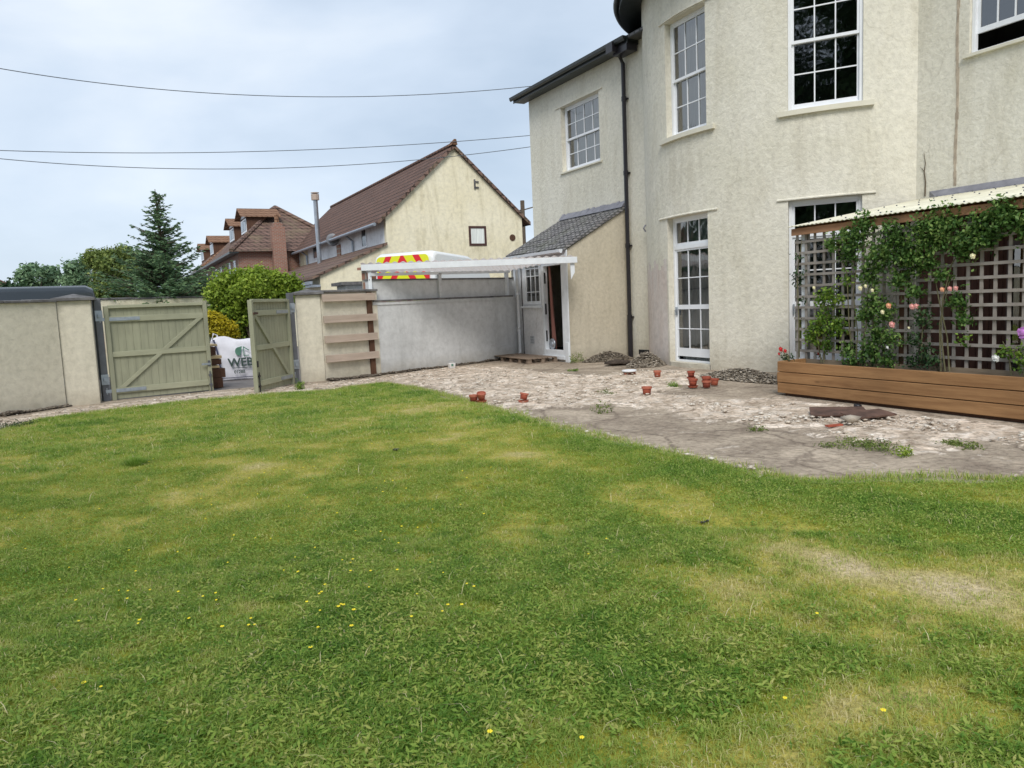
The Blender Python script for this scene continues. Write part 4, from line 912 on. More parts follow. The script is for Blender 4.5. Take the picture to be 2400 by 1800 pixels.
# boarded wall section
bw = wallrun('garden_wall', p2R+azd(138)*0+np.array([0, .02, 0]), wE, 0, 1.95, .22, 'wallrender', 'cream wall section behind horizontal boards with slate coping', .045, .07, (.0, .12))
d = wE-p2R; L = np.hypot(d[0], d[1]); rk = empty('slatted_rack', (p2R[0], p2R[1], 0), math.atan2(d[1], d[0]), 'four pinkish brown boards fixed to a dark upright in front of the cream wall', 'slatted rack')
b_ = MB(); b_.box(L-.17, L-.05, -.06, -.002, 0, 1.93); b_.build('upright', 'darkwood', rk)
for z in (1.75, 1.28, .84, .41):
    b_ = MB(); b_.box(.0, L+.02, -.11, -.063, z, z+.16); b_.box(.0, L+.02, -.125, -.111, z-.0, z+.02); b_.build('board', 'pinkwood', rk, .004)
bp_ = PL(866, 680, wE+azd(-45)*.35, 43.5); e = empty('brick_pier', (bp_[0], bp_[1], 0), radians(46), 'brown brick pier standing behind the wall at the left end of the canopy', 'pier')
b_ = MB(); b_.box(-.11, .13, -.12, .12, 0, 2.46); b_.build('masonry', 'pierbrick', e); b_ = MB(); b_.box(-.2, .18, -.16, .16, 2.462, 2.52); b_.build('cap', 'pierbrick', e)

# grey wall
d = gwE-wE; L = np.hypot(d[0], d[1]); gw = empty('grey_wall', (wE[0], wE[1], 0), math.atan2(d[1], d[0]), 'grey painted garden wall with a ledge under the corrugated canopy', 'wall')
b_ = MB(); b_.box(0, L+.25, 0, .24, -.1, 1.70); b_.build('lower_wall', 'greywall', gw)
b_ = MB(); b_.box(0, L+.25, .08, .24, 1.703, 2.2); b_.build('upper_wall', 'greywall', gw)
b_ = MB(); b_.box(0, L+.05, -.035, .078, 1.703, 1.745); b_.build('ledge', 'coping', gw); b_ = MB(); b_.box(0, L+.05, -.02, -.002, 1.63, 1.70); b_.build('ledge_board', 'greywall', gw)
b_ = MB(); b_.box(-.02, L+.2, .05, .27, 2.202, 2.235); b_.build('coping', 'coping', gw)
# canopy
fl0 = wE+np.array([-.09, -.03, 0]); fr0 = PL(1353, 607, hw(0, 2.02), -27); zL, zR = float(PL(868, 634, fl0, azof(fl0, fr0))[2]), float(PL(1353, 615.5, fl0, azof(fl0, fr0))[2])
cpy = empty('canopy', (0, 0, 0), 0, 'white painted timber canopy with corrugated roof between the grey wall and the outhouse', 'canopy')
bd = (fr0-fl0)[:2]; bl_ = np.hypot(*bd); bu = bd/bl_; bn = np.array([-bu[1], bu[0]])
def bp(t, off, z): q = fl0[:2]+bu*t+bn*off; return (q[0], q[1], z)
def bz(t): return zL+(zR-zL)*t/bl_
b_ = MB(); t0, t1 = -.12, bl_; b_.hexa([bp(t0, 0, bz(t0)), bp(t1, 0, bz(t1)), bp(t1, .05, bz(t1)), bp(t0, .05, bz(t0)), bp(t0, 0, bz(t0)+.14), bp(t1, 0, bz(t1)+.14), bp(t1, .05, bz(t1)+.14), bp(t0, .05, bz(t0)+.14)]); b_.build('fascia', 'whitewood', cpy, .004)
b_ = MB(); b_.prism([bp(.02, .055, 0)[:2], bp(.10, .055, 0)[:2], bp(.10, .13, 0)[:2], bp(.02, .13, 0)[:2]], 1.5, zL+.02); b_.build('post', 'whitewood', cpy)
b_ = MB(); b_.prism([bp(.03, .06, 0)[:2], bp(.10, .06, 0)[:2], bp(.10, .12, 0)[:2], bp(.03, .12, 0)[:2]], 0, 1.499); b_.build('post', 'wallrender', cpy)
b_ = MB(); tb = bl_-.16; b_.extr([bp(tb, .06, bz(tb)), bp(tb+.1, .06, bz(tb)), bp(tb+.1, .06, bz(tb)-.22), bp(tb+.01, .06, bz(tb)-.38)], tuple(np.append(bn*.05, 0))); b_.build('bracket', 'whitewood', cpy)
wu = (gwE-wE)[:2]/L; wn = np.array([-wu[1], wu[0]])
def wp(t, off, z): q = wE[:2]+wu*t+wn*off; return (q[0], q[1], z)
for px in (1033, 1190):
    t = float(np.dot((along(wE+np.array([0, 0, 2.]), azd(azof(wE, gwE)), px)-wE)[:2], wu))
    b_ = MB(); b_.prism([wp(t-.045, .0, 0)[:2], wp(t+.045, .0, 0)[:2], wp(t+.045, .075, 0)[:2], wp(t-.045, .075, 0)[:2]], 1.748, 2.36); b_.build('strut', 'greywall' if px < 1100 else 'whitewood', cpy)
b_ = MB(); b_.hexa([wp(0, .0, 2.30), wp(L, .0, 2.36), wp(L, .07, 2.36), wp(0, .07, 2.30), wp(0, .0, 2.37), wp(L, .0, 2.43), wp(L, .07, 2.43), wp(0, .07, 2.37)]); b_.build('wall_plate', 'whitewood', cpy)
cr_ = MB(); nT = 330; nB = 5; corner = wp(L, .06, 0)[:2]; endb = hw(.05, 1.84)[:2]; A0 = wp(-.05, .1, 0)[:2]
l1 = math.dist(A0, corner); l2 = math.dist(corner, endb)
for i in range(nT+1):
    t = i/nT; s_ = t*(l1+l2)
    bkp = np.array(A0)+(np.array(corner)-np.array(A0))*s_/l1 if s_ < l1 else np.array(corner)+(endb-np.array(corner))*(s_-l1)/l2
    zb_ = 2.385+.03*min(1, s_/l1)+(zR+.12-2.415)*max(0, (s_-l1)/l2)
    fp = np.array(bp(-.13+(bl_+.10)*t, -.004, 0)[:2]); zf = bz(bl_*t)+.168
    for j in range(nB):
        k = j/(nB-1); q = fp*(1-k)+bkp*k; cr_.v.append((q[0], q[1], zf*(1-k)+zb_*k+.017*sin(t*2*pi*27)))
for i in range(nT):
    for j in range(nB-1): a_ = i*nB+j; cr_.f.append((a_, a_+nB, a_+nB+1, a_+1))
mt_, Nc, Lc, bc = newmat('weathered_translucent_sheet'); tl_ = Nc.new('ShaderNodeBsdfTranslucent'); tl_.inputs['Color'].default_value = (.85, .80, .76, 1); mm_ = Nc.new('ShaderNodeMixShader'); mm_.inputs[0].default_value = .5
Lc.new(ramp(Nc, Lc, noise(Nc, Lc, coords(Nc, Lc), 6, 4, .6), [(.35, (.22, .12, .09)), (.65, (.36, .24, .20))]), bc.inputs['Base Color']); Lc.new(bc.outputs[0], mm_.inputs[1]); Lc.new(tl_.outputs[0], mm_.inputs[2]); Lc.new(mm_.outputs[0], Nc['Material Output'].inputs['Surface'])
o = cr_.build('corrugated_roof', mt_, cpy, 0, True)
# small white container at the foot of the grey wall
q = G(1059, 864); e = empty('plastic_tub', q, .4, 'small pale grey plastic tub against the foot of the grey wall', 'tub')
b_ = MB(); b_.hexa([(-.07, -.06, 0), (.07, -.06, 0), (.07, .06, 0), (-.07, .06, 0), (-.085, -.07, .14), (.085, -.07, .14), (.085, .07, .14), (-.085, .07, .14)]); b_.build('body', 'cottwhite', e, .01)
b_ = MB(); b_.box(-.03, .02, -.075, -.068, .07, .12); b_.build('label_patch', 'baggreen', e); b_ = MB(); b_.tube([(-.08, 0, .13), (-.05, -.0, .2), (.05, 0, .2), (.08, 0, .13)], .006, 6); b_.build('handle', 'steel', e)
# lid on a brick, brown mound, boards, mallet head
q = G(1475, 879); e = empty('brick', q, .3, 'red brick lying on the patio under a white lid', 'brick'); b_ = MB(); b_.box(-.12, .12, -.05, .05, 0, .07); b_.build('body', 'brick', e, .006)
q2 = (q[0], q[1], .0); e = empty('paint_lid', (q[0], q[1], .072), 0, 'round white lid lying on a brick left of the white door', 'lid'); b_ = MB(); b_.lathe([(0, 0), (.14, 0), (.15, .015), (.145, .03), (.13, .022), (0, .02)], n=24); b_.build('disc', 'white', e)
q = G(1442, 856); rocks('brown_sack', np.array([[q[0], q[1], .06], [q[0]+.2, q[1]-.05, .05]]), np.array([.26, .2]), 'soil', None, None, .35); tag(D.objects['brown_sack'], 'flat brown mound of sacking beside the rubble under the downpipe', 'sack')
def board(px, py, w, h, rz, label, tz=.03):
    q = G(px, py); e = empty('rusty_sheet', (q[0], q[1], tz), rz, label, 'metal sheet'); b_ = MB(); b_.hexa([(-w, -h, 0), (w, -h*.8, .0), (w*.92, h, .03), (-w*.95, h*.9, .03), (-w, -h, .022), (w, -h*.8, .022), (w*.92, h, .052), (-w*.95, h*.9, .052)]); b_.build('sheet', 'rust', e, .004)
board(1965, 975, .34, .26, -.3, 'brown rusty sheet lying left of the lump of concrete')
board(2035, 985, .30, .15, .25, 'brown rusty sheet lying right of the lump of concrete', .05)
q = G(1993, 999); e = rocks('concrete_lump', np.array([[q[0], q[1], .08], [q[0]+.08, q[1], .06]]), np.array([.10, .06]), 'rubble', None, np.array([.75, .7]), .55); tag(e, 'lump of pale concrete lying on the rusty sheets', 'concrete lump')
q = G(2010, 962); e = rocks('black_block', np.array([[q[0], q[1], .05]]), np.array([.06]), 'black', None, None, .8); tag(e, 'small black block in front of the planter', 'block')
q = G(1955, 1005); b_ = MB(); b_.box(-.1, .1, -.03, .03, .03, .05); tag(b_.build('broken_tile', 'terracotta', None, 0, False, (q[0], q[1], 0), .3), 'broken orange tile shard beside the rusty sheets', 'tile')

# ---------------------------------------------------------------- terracotta pots
def make_pot():
    e = empty('plant_pot', (0, 0, 0), 0)
    b_ = MB(); b_.lathe([(0, .0), (.058, 0), (.068, .09), (.064, .1), (.05, .008), (0, .008)], n=20); b_.build('body', 'terracotta', e, 0, True)
    b_ = MB(); b_.lathe([(.069, .085), (.078, .085), (.080, .118), (.072, .118), (.066, .085), (.069, .085)], n=20); b_.build('rim', 'terracotta', e); return e
def place_pot(o, px, py, z, lab, tilt=(0, 0), dx=0, sc=1.0):
    q = G(px, py); o.location = (q[0]+dx, q[1], z+.015); o.rotation_euler = (tilt[0], tilt[1], random.random()*3); o.scale = (sc*.84, sc*.84, sc*.84); tag(o, lab, 'plant pot', 'small terracotta plastic plant pots on the patio')
proto = make_pot()
plist = [(1111, 944, 0, 'terracotta pot nearest the lawn, left of its touching pair', (0, 0), 1.15), (1129, 945, .05, 'terracotta pot leaning in a tray, right of the pair nearest the lawn', (.25, -.2), 1.1),
         (1227, 945, .045, 'tilted terracotta pot sitting in a saucer, alone right of the leftmost pair', (.2, .15), 1.05), (1541, 884, 0, 'terracotta pot alone on the pale patch directly in front of the white door', (0, 0), 1.15),
         (1516, 926, 0, 'terracotta pot alone in the middle of the patio, nearer than the door group', (.05, 0), 1.25), (1620, 889, .03, 'terracotta pot in a saucer at the back left of the group by the door', (0, 0), 1.1),
         (1624, 910, .03, 'terracotta pot in a saucer at the front left of the group by the door', (0, .05), 1.2), (1656, 910, 0, 'terracotta pot upright at the centre of the group by the door', (0, 0), 1.2), (1674, 905, 0, 'terracotta pot on the far right of the group by the door', (.05, .05), 1.2)]
for i, (px, py, z, lab, tl, sc) in enumerate(plist): place_pot(proto if i == 0 else copy_tree(proto), px, py, z, lab, tl, 0, sc)
o = copy_tree(proto); place_pot(o, 1656, 910, .065, 'terracotta pot nested in the top of the centre pot of the group by the door', (0, 0), 0, 1.2)
def saucer(px, py, lab, sc=1.1):
    q = G(px, py); b_ = MB(); b_.lathe([(0, 0), (.075, 0), (.095, .035), (.088, .035), (.07, .008), (0, .008)], n=20)
    o = b_.build('pot_saucer', 'terracotta', None, 0, False, (q[0], q[1], .015)); o.scale = (sc*.84,)*3; tag(o, lab, 'saucer', 'terracotta saucers under the pots')
for px, py, lab in ((1129, 945, 'terracotta saucer under the leaning pot of the leftmost pair'), (1227, 945, 'terracotta saucer under the lone tilted pot'), (1620, 889, 'terracotta saucer under the back left pot of the group by the door'), (1624, 910, 'terracotta saucer under the front left pot of the group by the door')): saucer(px, py, lab)

# ================================================================ PLANTER, TRELLIS, VERANDA
pl_ = empty('planter', HO, HR, 'long raised planter of orange brown boards in front of the trellis', 'planter')
pu0, pu1, pv0, pv1 = 7.92, 14, 2.98, 2.42
for z, j in ((.045, 0), (.205, .004), (.365, .0)):
    b_ = MB(); b_.box(pu0, pu1, -pv0-j, -pv0+.04, z, z+.15); b_.build('front_board', 'planter', pl_, .006)
    b_ = MB(); b_.box(pu0-.002, pu0+.04, -pv0+.042, -pv1, z, z+.155); b_.build('end_board', 'planter', pl_, .005)
b_ = MB(); b_.box(pu0-.002, pu1, -pv1+.002, -pv1+.03, .045, .515); b_.build('back_board', 'planter_in', pl_)
b_ = MB(); b_.box(pu0-.0, pu0+.35, -pv0+.041, -pv0+.062, .06, .515); b_.hexa([(pu0-.08, -pv0+.10, .06), (pu0-.003, -pv0+.10, .04), (pu0-.003, -pv0+.19, .04), (pu0-.08, -pv0+.19, .06), (pu0-.11, -pv0+.10, .30), (pu0-.003, -pv0+.10, .30), (pu0-.003, -pv0+.19, .30), (pu0-.11, -pv0+.19, .30)]); b_.build('end_batten', 'planter', pl_)
b_ = MB(); b_.box(pu0+.045, pu1, -pv0+.065, -pv1-.002, .05, .43); b_.build('soil', 'soil', pl_)
b_ = MB(); b_.box(pu0+.1, pu1, -pv0+.06, -pv1-.05, .0, .043); b_.build('feet', 'darkwood', pl_)

TV = 2.38
tr = empty('trellis', HO, HR, 'weathered square lattice trellis under the corrugated roof edge, behind the planter', 'trellis')
TU0, TU1, TZ0, TZ1 = 7.72, 14, .42, 2.43
b_ = MB(); u = TU0
vs_ = []
while u < TU1: vs_.append(u); b_.box(u, u+.042, -TV+.018, -TV+.032, TZ0, TZ1); u += .168
b_.build('vertical_slats', 'lattice', tr)
b_ = MB(); z = TZ0+.03
while z < TZ1-.05: b_.box(TU0-.01, TU1, -TV-.002, -TV+.015, z, z+.038); z += .166
b_.build('horizontal_slats', 'lattice', tr)
b_ = MB(); b_.box(TU0-.02, TU1, -TV-.004, -TV+.036, 1.115, 1.15); b_.build('middle_rail', 'lattice', tr)
b_ = MB(); b_.box(TU0-.03, TU1, -TV-.02, -TV+.04, TZ1, TZ1+.075); b_.build('top_rail', 'newwood', tr)

vr = empty('veranda', HO, HR, 'lean-to veranda with yellowed corrugated roof against the main wall', 'veranda')
cs_ = MB(); nU = 520; RU0 = 7.33; zf, zb_ = 2.535, 3.06
for i in range(nU+1):
    t = i/nU; u = RU0+(14.2-RU0)*t; uf = u if u > 7.74 else 7.74-(7.74-u)*.0
    for j, k in enumerate((0, .33, .66, 1)):
        uu = u+(max(u, 7.70)-u)*(1-k); cs_.v.append((uu, (-TV-.12)*(1-k)+(FY-.01)*k, zf*(1-k)+zb_*k+.007*sin(u*2*pi/.076)))
for i in range(nU):
    for j in range(3): a_ = i*4+j; cs_.f.append((a_, a_+4, a_+5, a_+1))
o = cs_.build('corrugated_roof', 'polycarb', vr, 0, True); sm = o.modifiers.new('t', 'SOLIDIFY'); sm.thickness = .006
scw = MB()
for j, k in enumerate((.06, .3, .55, .8, .95)):
    for u in np.arange(7.9, 14, .304): u += random.uniform(-.08, .08); k2 = k+random.uniform(-.03, .03); yy = (-TV-.12)*(1-k2)+FY*k2; scw.box(u-.008, u+.008, yy-.008, yy+.008, zf*(1-k2)+zb_*k2+.006, zf*(1-k2)+zb_*k2+.022)
tag(scw.build('roof_screws', 'post', vr), kind='stuff')
b_ = MB(); b_.hexa([(7.75, FY-.10, 3.05), (14.2, FY-.10, 3.05), (14.2, FY-.004, 3.07), (7.6, FY-.004, 3.07), (7.75, FY-.09, 3.075), (14.2, FY-.09, 3.075), (14.2, FY-.004, 3.17), (7.6, FY-.004, 3.17)]); b_.build('flashing', 'lead', vr)
b_ = MB(); b_.box(7.70, 14.1, -TV-.06, -TV-.022, 2.40, 2.50); b_.build('front_beam', 'newwood', vr)
for u in np.arange(7.78, 14, .9):
    b_ = MB(); b_.hexa([(u, -TV-.02, 2.42), (u+.05, -TV-.02, 2.42), (u+.05, FY-.02, 2.94), (u, FY-.02, 2.94), (u, -TV-.02, 2.51), (u+.05, -TV-.02, 2.51), (u+.05, FY-.02, 3.03), (u, FY-.02, 3.03)]); b_.build('rafter', 'newwood', vr)
for u in (7.80, 9.47, 11.4, 13.3):
    b_ = MB(); b_.box(u, u+.09, -TV+.045, -TV+.13, .0, 2.42); b_.build('post', 'whitewood' if u < 8 else 'darkwood', vr)
b_ = MB(); b_.box(13.9, 13.95, -TV+.1, FY-.02, .0, 2.9); b_.build('added_end_panel', 'darkwood', vr)  # unseen end added to shut out light and darken the veranda inside
# timber doors and cladding on the wall inside
b_ = MB()
for i in range(30): b_.box(7.45+i*.21, 7.45+i*.21+.203, FY-.05, FY-.004, .0, 2.7)
b_.build('timber_cladding', wood('red_brown_cladding', (.06, .025, .018), (.12, .05, .032), (9, 9, 1)), vr)
for u in (9.0, 10.6, 12.2):
    b_ = MB(); b_.box(u, u+.08, FY-.1, FY-.052, 0, 2.2).box(u+1.0, u+1.08, FY-.1, FY-.052, 0, 2.2).box(u+.08, u+1.0, FY-.1, FY-.052, 2.12, 2.2); o = b_.build('glazed_door', 'browngloss', vr)
    g_ = MB(); g_.quad((u+.08, FY-.07, .1), (u+1, FY-.07, .1), (u+1, FY-.07, 2.12), (u+.08, FY-.07, 2.12)); g_.build('glass_pane', 'glass', o)
b_ = MB()
for i in range(30):
    b_.quad((9.6+i*.012, 0.2+.02*sin(i*1.3), .2), (9.612+i*.012, .2+.02*sin((i+1)*1.3), .2), (9.612+i*.012, .2+.02*sin((i+1)*1.3), 2.35), (9.6+i*.012, .2+.02*sin(i*1.3), 2.35))
o = b_.build('curtain', plain('brown_curtain', (.27, .20, .14), .9, .3, 5), vr)
fl2 = MB(); fl2.box(7.4, 14, -TV+.04, FY-.01, .001, .03); fl2.build('floor', 'soil', vr)
# table and chairs glimpsed through the trellis
q = hw(11.3, .9); e = empty('garden_table', q, HR, 'dark wooden table standing inside the veranda behind the trellis', 'table')
b_ = MB(); b_.box(-.9, .9, -.45, .45, .71, .75); b_.build('tabletop', 'darkwood', e)
for x in (-.82, .76):
    for y in (-.4, .34): b_ = MB(); b_.box(x, x+.06, y, y+.06, .03, .71); b_.build('leg', 'darkwood', e)

# ---------------------------------------------------------------- climbing roses
def rose(u0, v0, segs, blobs, nleaf, mat, label, flowers=(), size=.06, nm='climbing_rose', cat='rose'):
    e = empty(nm, tuple(hw(u0, v0, .43)), HR, label, cat)
    st = MB()
    for path in segs: st.tube([(x-u0, -(v-v0), z-.43) for x, v, z in path], [.012]+[.008]*(len(path)-2)+[.004], 6)
    st.build('stems', 'stem', e)
    bl = [(x-u0, -(v-v0), z-.43, rx, ry, rz) for x, v, z, rx, ry, rz in blobs]
    foliage('foliage', bl, int(nleaf*.36), size*.85, mat, e, 1.2, .9, .2, .05, .6, 0, True)
    for x, v, z, r, c in flowers:
        b_ = MB()
        for k in range(11):
            a = k*2.4; rr = r*(.25+.75*k/11); p = Vector((cos(a)*rr*.6, -r*.5+rr*.35, sin(a)*rr*.6)); t = Vector((-sin(a), .0, cos(a)))*r*.42; o_ = Vector((cos(a)*r*.42, -r*.22, sin(a)*r*.42))
            b_.add([p-t, p+o_-t*.6, p+o_+t*.6, p+t, p+o_*.3+Vector((0, -r*.12, 0))], [(0, 1, 4), (1, 2, 4), (2, 3, 4), (3, 0, 4)])
        b_.lathe([(0, 0), (r*.45, 0), (r*.6, -r*.3), (r*.3, -r*.7), (0, -r*.75)], n=10, axis='y')
        b_.build('rose_bloom', c, e, 0, False, (x-u0, -(v-v0), z-.43))
    return e
V1 = 2.47
def P_(x, y, v=2.45):                    # trellis-plane point at that bearing, in house (u, z)
    d = ray(x, y); n_ = HV; a = HO+HV*v; t = ((a-CAM)@n_)/(d@n_); q = CAM+d*t; return float((q-HO)@HU), float(q[2])
def B(x, y, r, rz=None, v=2.46, ry=.09):
    u, z = P_(x, y, v); return (u, v, z, r, ry, rz or r)
def pathpx(lst, v=2.46): return [(P_(x, y, v)[0], v, P_(x, y, v)[1]) for x, y in lst]
def FLW(x, y, r, c, v=2.56): u, z = P_(x, y, v); return (u, v, z, r, c)
rose(*P_(2010, 860)[:1], 2.6, [pathpx([(2005, 858), (2010, 780), (2000, 690), (2010, 600), (2030, 545)]), pathpx([(2015, 858), (2030, 760), (2035, 680), (2060, 600), (2100, 545)]), pathpx([(2000, 850), (1990, 760), (1985, 640), (1960, 580)])],
     [B(2010, 545, .16), B(2060, 590, .24), B(2090, 540, .17), B(2120, 590, .22), B(2160, 545, .2), B(2150, 610, .17), B(1990, 590, .13), B(2040, 640, .16), B(1950, 570, .1), B(1980, 545, .1), B(2190, 520, .15), B(2110, 650, .1), B(2030, 520, .12), B(2140, 680, .1)], 15000, 'l_rose',
     'dark leafy climbing rose spread over the upper middle of the trellis', [FLW(2140, 718, .045, 'f_pink'), FLW(2030, 670, .03, 'f_cream')])
rose(*P_(2230, 870)[:1], 2.6, [pathpx([(2215, 870), (2205, 780), (2210, 700), (2230, 620), (2280, 540)]), pathpx([(2225, 870), (2220, 790), (2200, 700), (2190, 640)]), pathpx([(2205, 870), (2202, 760), (2225, 660)])],
     [B(2230, 520, .17), B(2270, 560, .17), B(2300, 530, .17), B(2330, 510, .17), B(2370, 500, .16), B(2400, 520, .15), B(2440, 500, .15), B(2250, 575, .13), B(2310, 560, .1), B(2200, 560, .12), B(2350, 490, .12), B(2420, 545, .08), B(2240, 700, .12), B(2260, 740, .09), B(2210, 640, .08), B(2180, 610, .09)], 13000, 'l_rose',
     'climbing rose covering the top right of the trellis with bare brown stems below', [FLW(2210, 678, .035, 'f_peach'), FLW(2228, 676, .035, 'f_pink'), FLW(2242, 675, .035, 'f_pink'), FLW(2282, 600, .04, 'f_cream')])
rose(*P_(1935, 855)[:1], 2.62, [pathpx([(1930, 850), (1935, 780), (1940, 720), (1950, 670)]), pathpx([(1925, 850), (1915, 790), (1910, 740)])],
     [B(1945, 685, .12), B(1920, 700, .1), B(1960, 700, .1), B(1930, 740, .1), B(1910, 765, .12), B(1950, 765, .13), B(1905, 785, .11), B(1965, 760, .1), B(1940, 800, .09), B(1985, 650, .05)], 4200, 'l_bright',
     'bright green rose bush at the left end of the planter', [FLW(1909, 674, .03, 'f_cream')], .06, 'rose_bush')
rose(*P_(2040, 860)[:1], 2.64, [pathpx([(2040, 862), (2045, 790), (2050, 730), (2060, 680)]), pathpx([(2050, 862), (2070, 780), (2090, 740)])],
     [B(2050, 700, .14), B(2075, 730, .14), B(2030, 730, .12), B(2060, 780, .13), B(2040, 820, .16), B(2000, 840, .12), B(2090, 790, .1), B(1990, 815, .1), B(2080, 840, .1)], 7000, 'l_rose',
     'rose bush with peach and cream blooms in the middle of the planter', [FLW(2085, 716, .045, 'f_peach'), FLW(2070, 731, .035, 'f_cream'), FLW(2093, 760, .05, 'f_pink'), FLW(2018, 675, .04, 'f_cream'), FLW(2046, 680, .03, 'f_cream'), FLW(2131, 768, .02, 'f_cream'), FLW(2081, 814, .022, 'f_white')], .06, 'rose_bush')
rose(*P_(2160, 860)[:1], 2.64, [pathpx([(2160, 862), (2160, 800), (2165, 740)])], [B(2160, 740, .12), B(2150, 790, .1), B(2170, 830, .12), B(2140, 840, .1), B(2190, 845, .08)], 2000, 'l_dark', 'small dark rose bush right of the middle of the planter', [FLW(2150, 717, .04, 'f_pink')], .055, 'rose_bush')
rose(*P_(2365, 850)[:1], 2.66, [pathpx([(2370, 880), (2365, 830), (2350, 800)]), pathpx([(2400, 885), (2405, 800), (2410, 740)])], [B(2360, 820, .07), B(2385, 830, .07), B(2400, 850, .08), B(2265, 790, .06), B(2275, 800, .05), B(2410, 820, .1)], 700, 'l_bright', 'rose with white and violet blooms at the right end of the planter', [FLW(2336, 839, .05, 'f_white'), FLW(2404, 780, .085, 'f_violet')], .055, 'rose_bush')
rose(*P_(1872, 835)[:1], 2.5, [pathpx([(1873, 838), (1872, 740), (1868, 640), (1880, 560)])], [B(1868, 640, .07), B(1875, 600, .05), B(1866, 665, .06), B(1878, 700, .05), B(1870, 560, .03), B(1880, 740, .04)], 420, 'l_dark', 'thin dark climber on the left edge of the trellis', (), .05, 'climber', 'climber')
rose(*P_(1845, 845, 2.75)[:1], 2.8, [pathpx([(1850, 845), (1838, 828), (1832, 818)], 2.8), pathpx([(1850, 845), (1846, 830)], 2.8)], [B(1848, 832, .06, None, 2.8), B(1836, 832, .05, None, 2.8)], 260, 'l_dark', 'red geranium at the left corner of the planter', [FLW(1832, 818, .045, 'f_red', 2.85), FLW(1842, 822, .035, 'f_red', 2.85), FLW(1827, 829, .025, 'f_red', 2.85)], .045, 'geranium', 'geranium')
rose(*P_(1925, 835, 2.2)[:1], 2.2, [pathpx([(1925, 842), (1922, 832)], 2.2)], [B(1925, 838, .05, None, 2.2)], 90, 'l_dark', 'red flowers in a white pot behind the lattice', [FLW(1920, 828, .035, 'f_red', 2.2), FLW(1932, 836, .03, 'f_white', 2.2)], .04, 'geranium', 'geranium')

# ================================================================ BACKGROUND
GZ = radians(27)                         # common street grid of the houses behind
gx, gy = azd(63), azd(-27)
c0 = AT(908, 700, 31.); c0[2] = 0
def onG(x, y): q = PL(x, y, c0, 63); return float((q-c0)@gx), float(q[2])
eL = onG(903, 507); ap = onG(1061.7, 347)
xe = eL[0]; ze = eL[1]; xa, za = ap; xr = 2*xa-xe
Ltot = float((along(c0+gx*xe+np.array([0, 0, ze]), gy, 671)-(c0+gx*xe+np.array([0, 0, ze])))@gy)
ct_ = empty('cottage', c0, GZ, 'yellow cream gabled house with brown tiled roof behind the grey wall', 'house')
b_ = MB(); b_.extr([(xe, 0, -.1), (xr, 0, -.1), (xr, 0, ze), (xa, 0, za), (xe, 0, ze)], (0, .25, 0)); b_.build('gable_wall', 'gable', ct_)
b_ = MB(); b_.box(xe, xe+.22, .252, Ltot, 0, ze-.03); b_.build('side_wall', 'cottwhite', ct_)
b_ = MB(); b_.box(xe-.004, xe+.2, Ltot*.70, Ltot-.003, 0, ze-.04); b_.build('side_wall', 'gable', ct_)
sl0 = (za-ze)/(xa-xe)
rfm = MB()
def slope(x0, z0, x1, z1, y0, y1, t=.12): rfm.hexa([(x0, y0, z0), (x1, y0, z1), (x1, y1, z1), (x0, y1, z0), (x0, y0, z0+t), (x1, y0, z1+t), (x1, y1, z1+t), (x0, y1, z0+t)])
slope(xe-.35, ze-.35*sl0, xa, za, -.12, Ltot+.1); slope(xr+.35, ze-.35*sl0, xa+.002, za, -.12, Ltot+.1); rfm.build('roof', 'tile', ct_)
b_ = MB(); b_.tube([(xa, -.16, za+.13), (xa, Ltot+.1, za+.13)], .1, 8); b_.build('ridge_tiles', 'tile', ct_)
b_ = MB(); b_.hexa([(xa-.12, -.2, za+.1), (xa+.12, -.2, za+.1), (xa+.12, .3, za+.1), (xa-.12, .3, za+.1), (xa-.07, -.3, za+.30), (xa+.03, -.3, za+.30), (xa+.05, .2, za+.2), (xa-.07, .2, za+.2)]); b_.build('finial', 'tileo', ct_)
b_ = MB()
for s_, xx in ((1, xe-.35), (-1, xr+.35)):
    z_ = ze-.35*sl0; b_.hexa([(xx, -.14, z_-.02), (xa, -.14, za-.02), (xa, -.122, za-.02), (xx, -.122, z_-.02), (xx, -.14, z_+.14), (xa, -.14, za+.14), (xa, -.122, za+.14), (xx, -.122, z_+.14)])
b_.build('verge', 'tile2', ct_)
b_ = MB(); b_.tube([(xe-.42, .1, ze-.30), (xe-.42, Ltot, ze-.30)], .07, 8); b_.build('gutter', 'steel', ct_)
# gable window, vent and wall bracket
w0 = onG(1100, 576); w1 = onG(1138.5, 530)
def smallwin(par, x0, x1, z0, z1, mat='browngloss', curt='whitecurt', fr=.09, side=False, nm='window', y=0):
    b_ = MB()
    T = (lambda a, d, z: (a, y-d, z)) if not side else (lambda a, d, z: (y-d, a, z))
    def bx(a0, a1, d0, d1, zz0, zz1): b_.hexa([T(a0, d0, zz0), T(a1, d0, zz0), T(a1, d1, zz0), T(a0, d1, zz0), T(a0, d0, zz1), T(a1, d0, zz1), T(a1, d1, zz1), T(a0, d1, zz1)])
    bx(x0, x0+fr, .003, .03, z0, z1); bx(x1-fr, x1, .003, .03, z0, z1); bx(x0+fr, x1-fr, .003, .03, z0, z0+fr); bx(x0+fr, x1-fr, .003, .03, z1-fr, z1)
    o = b_.build(nm, mat, par); b_ = MB(); bx(x0+fr, x1-fr, .003, .010, z0+fr, z1-fr); b_.build('pane', curt, o); return o
M['farglass'] = plain('far_window_glass', (.10, .12, .14), .08, .5, 3, 0, 0, 60, .8)
smallwin(ct_, w0[0], w1[0], w0[1], w1[1], 'browngloss', 'whitecurt')
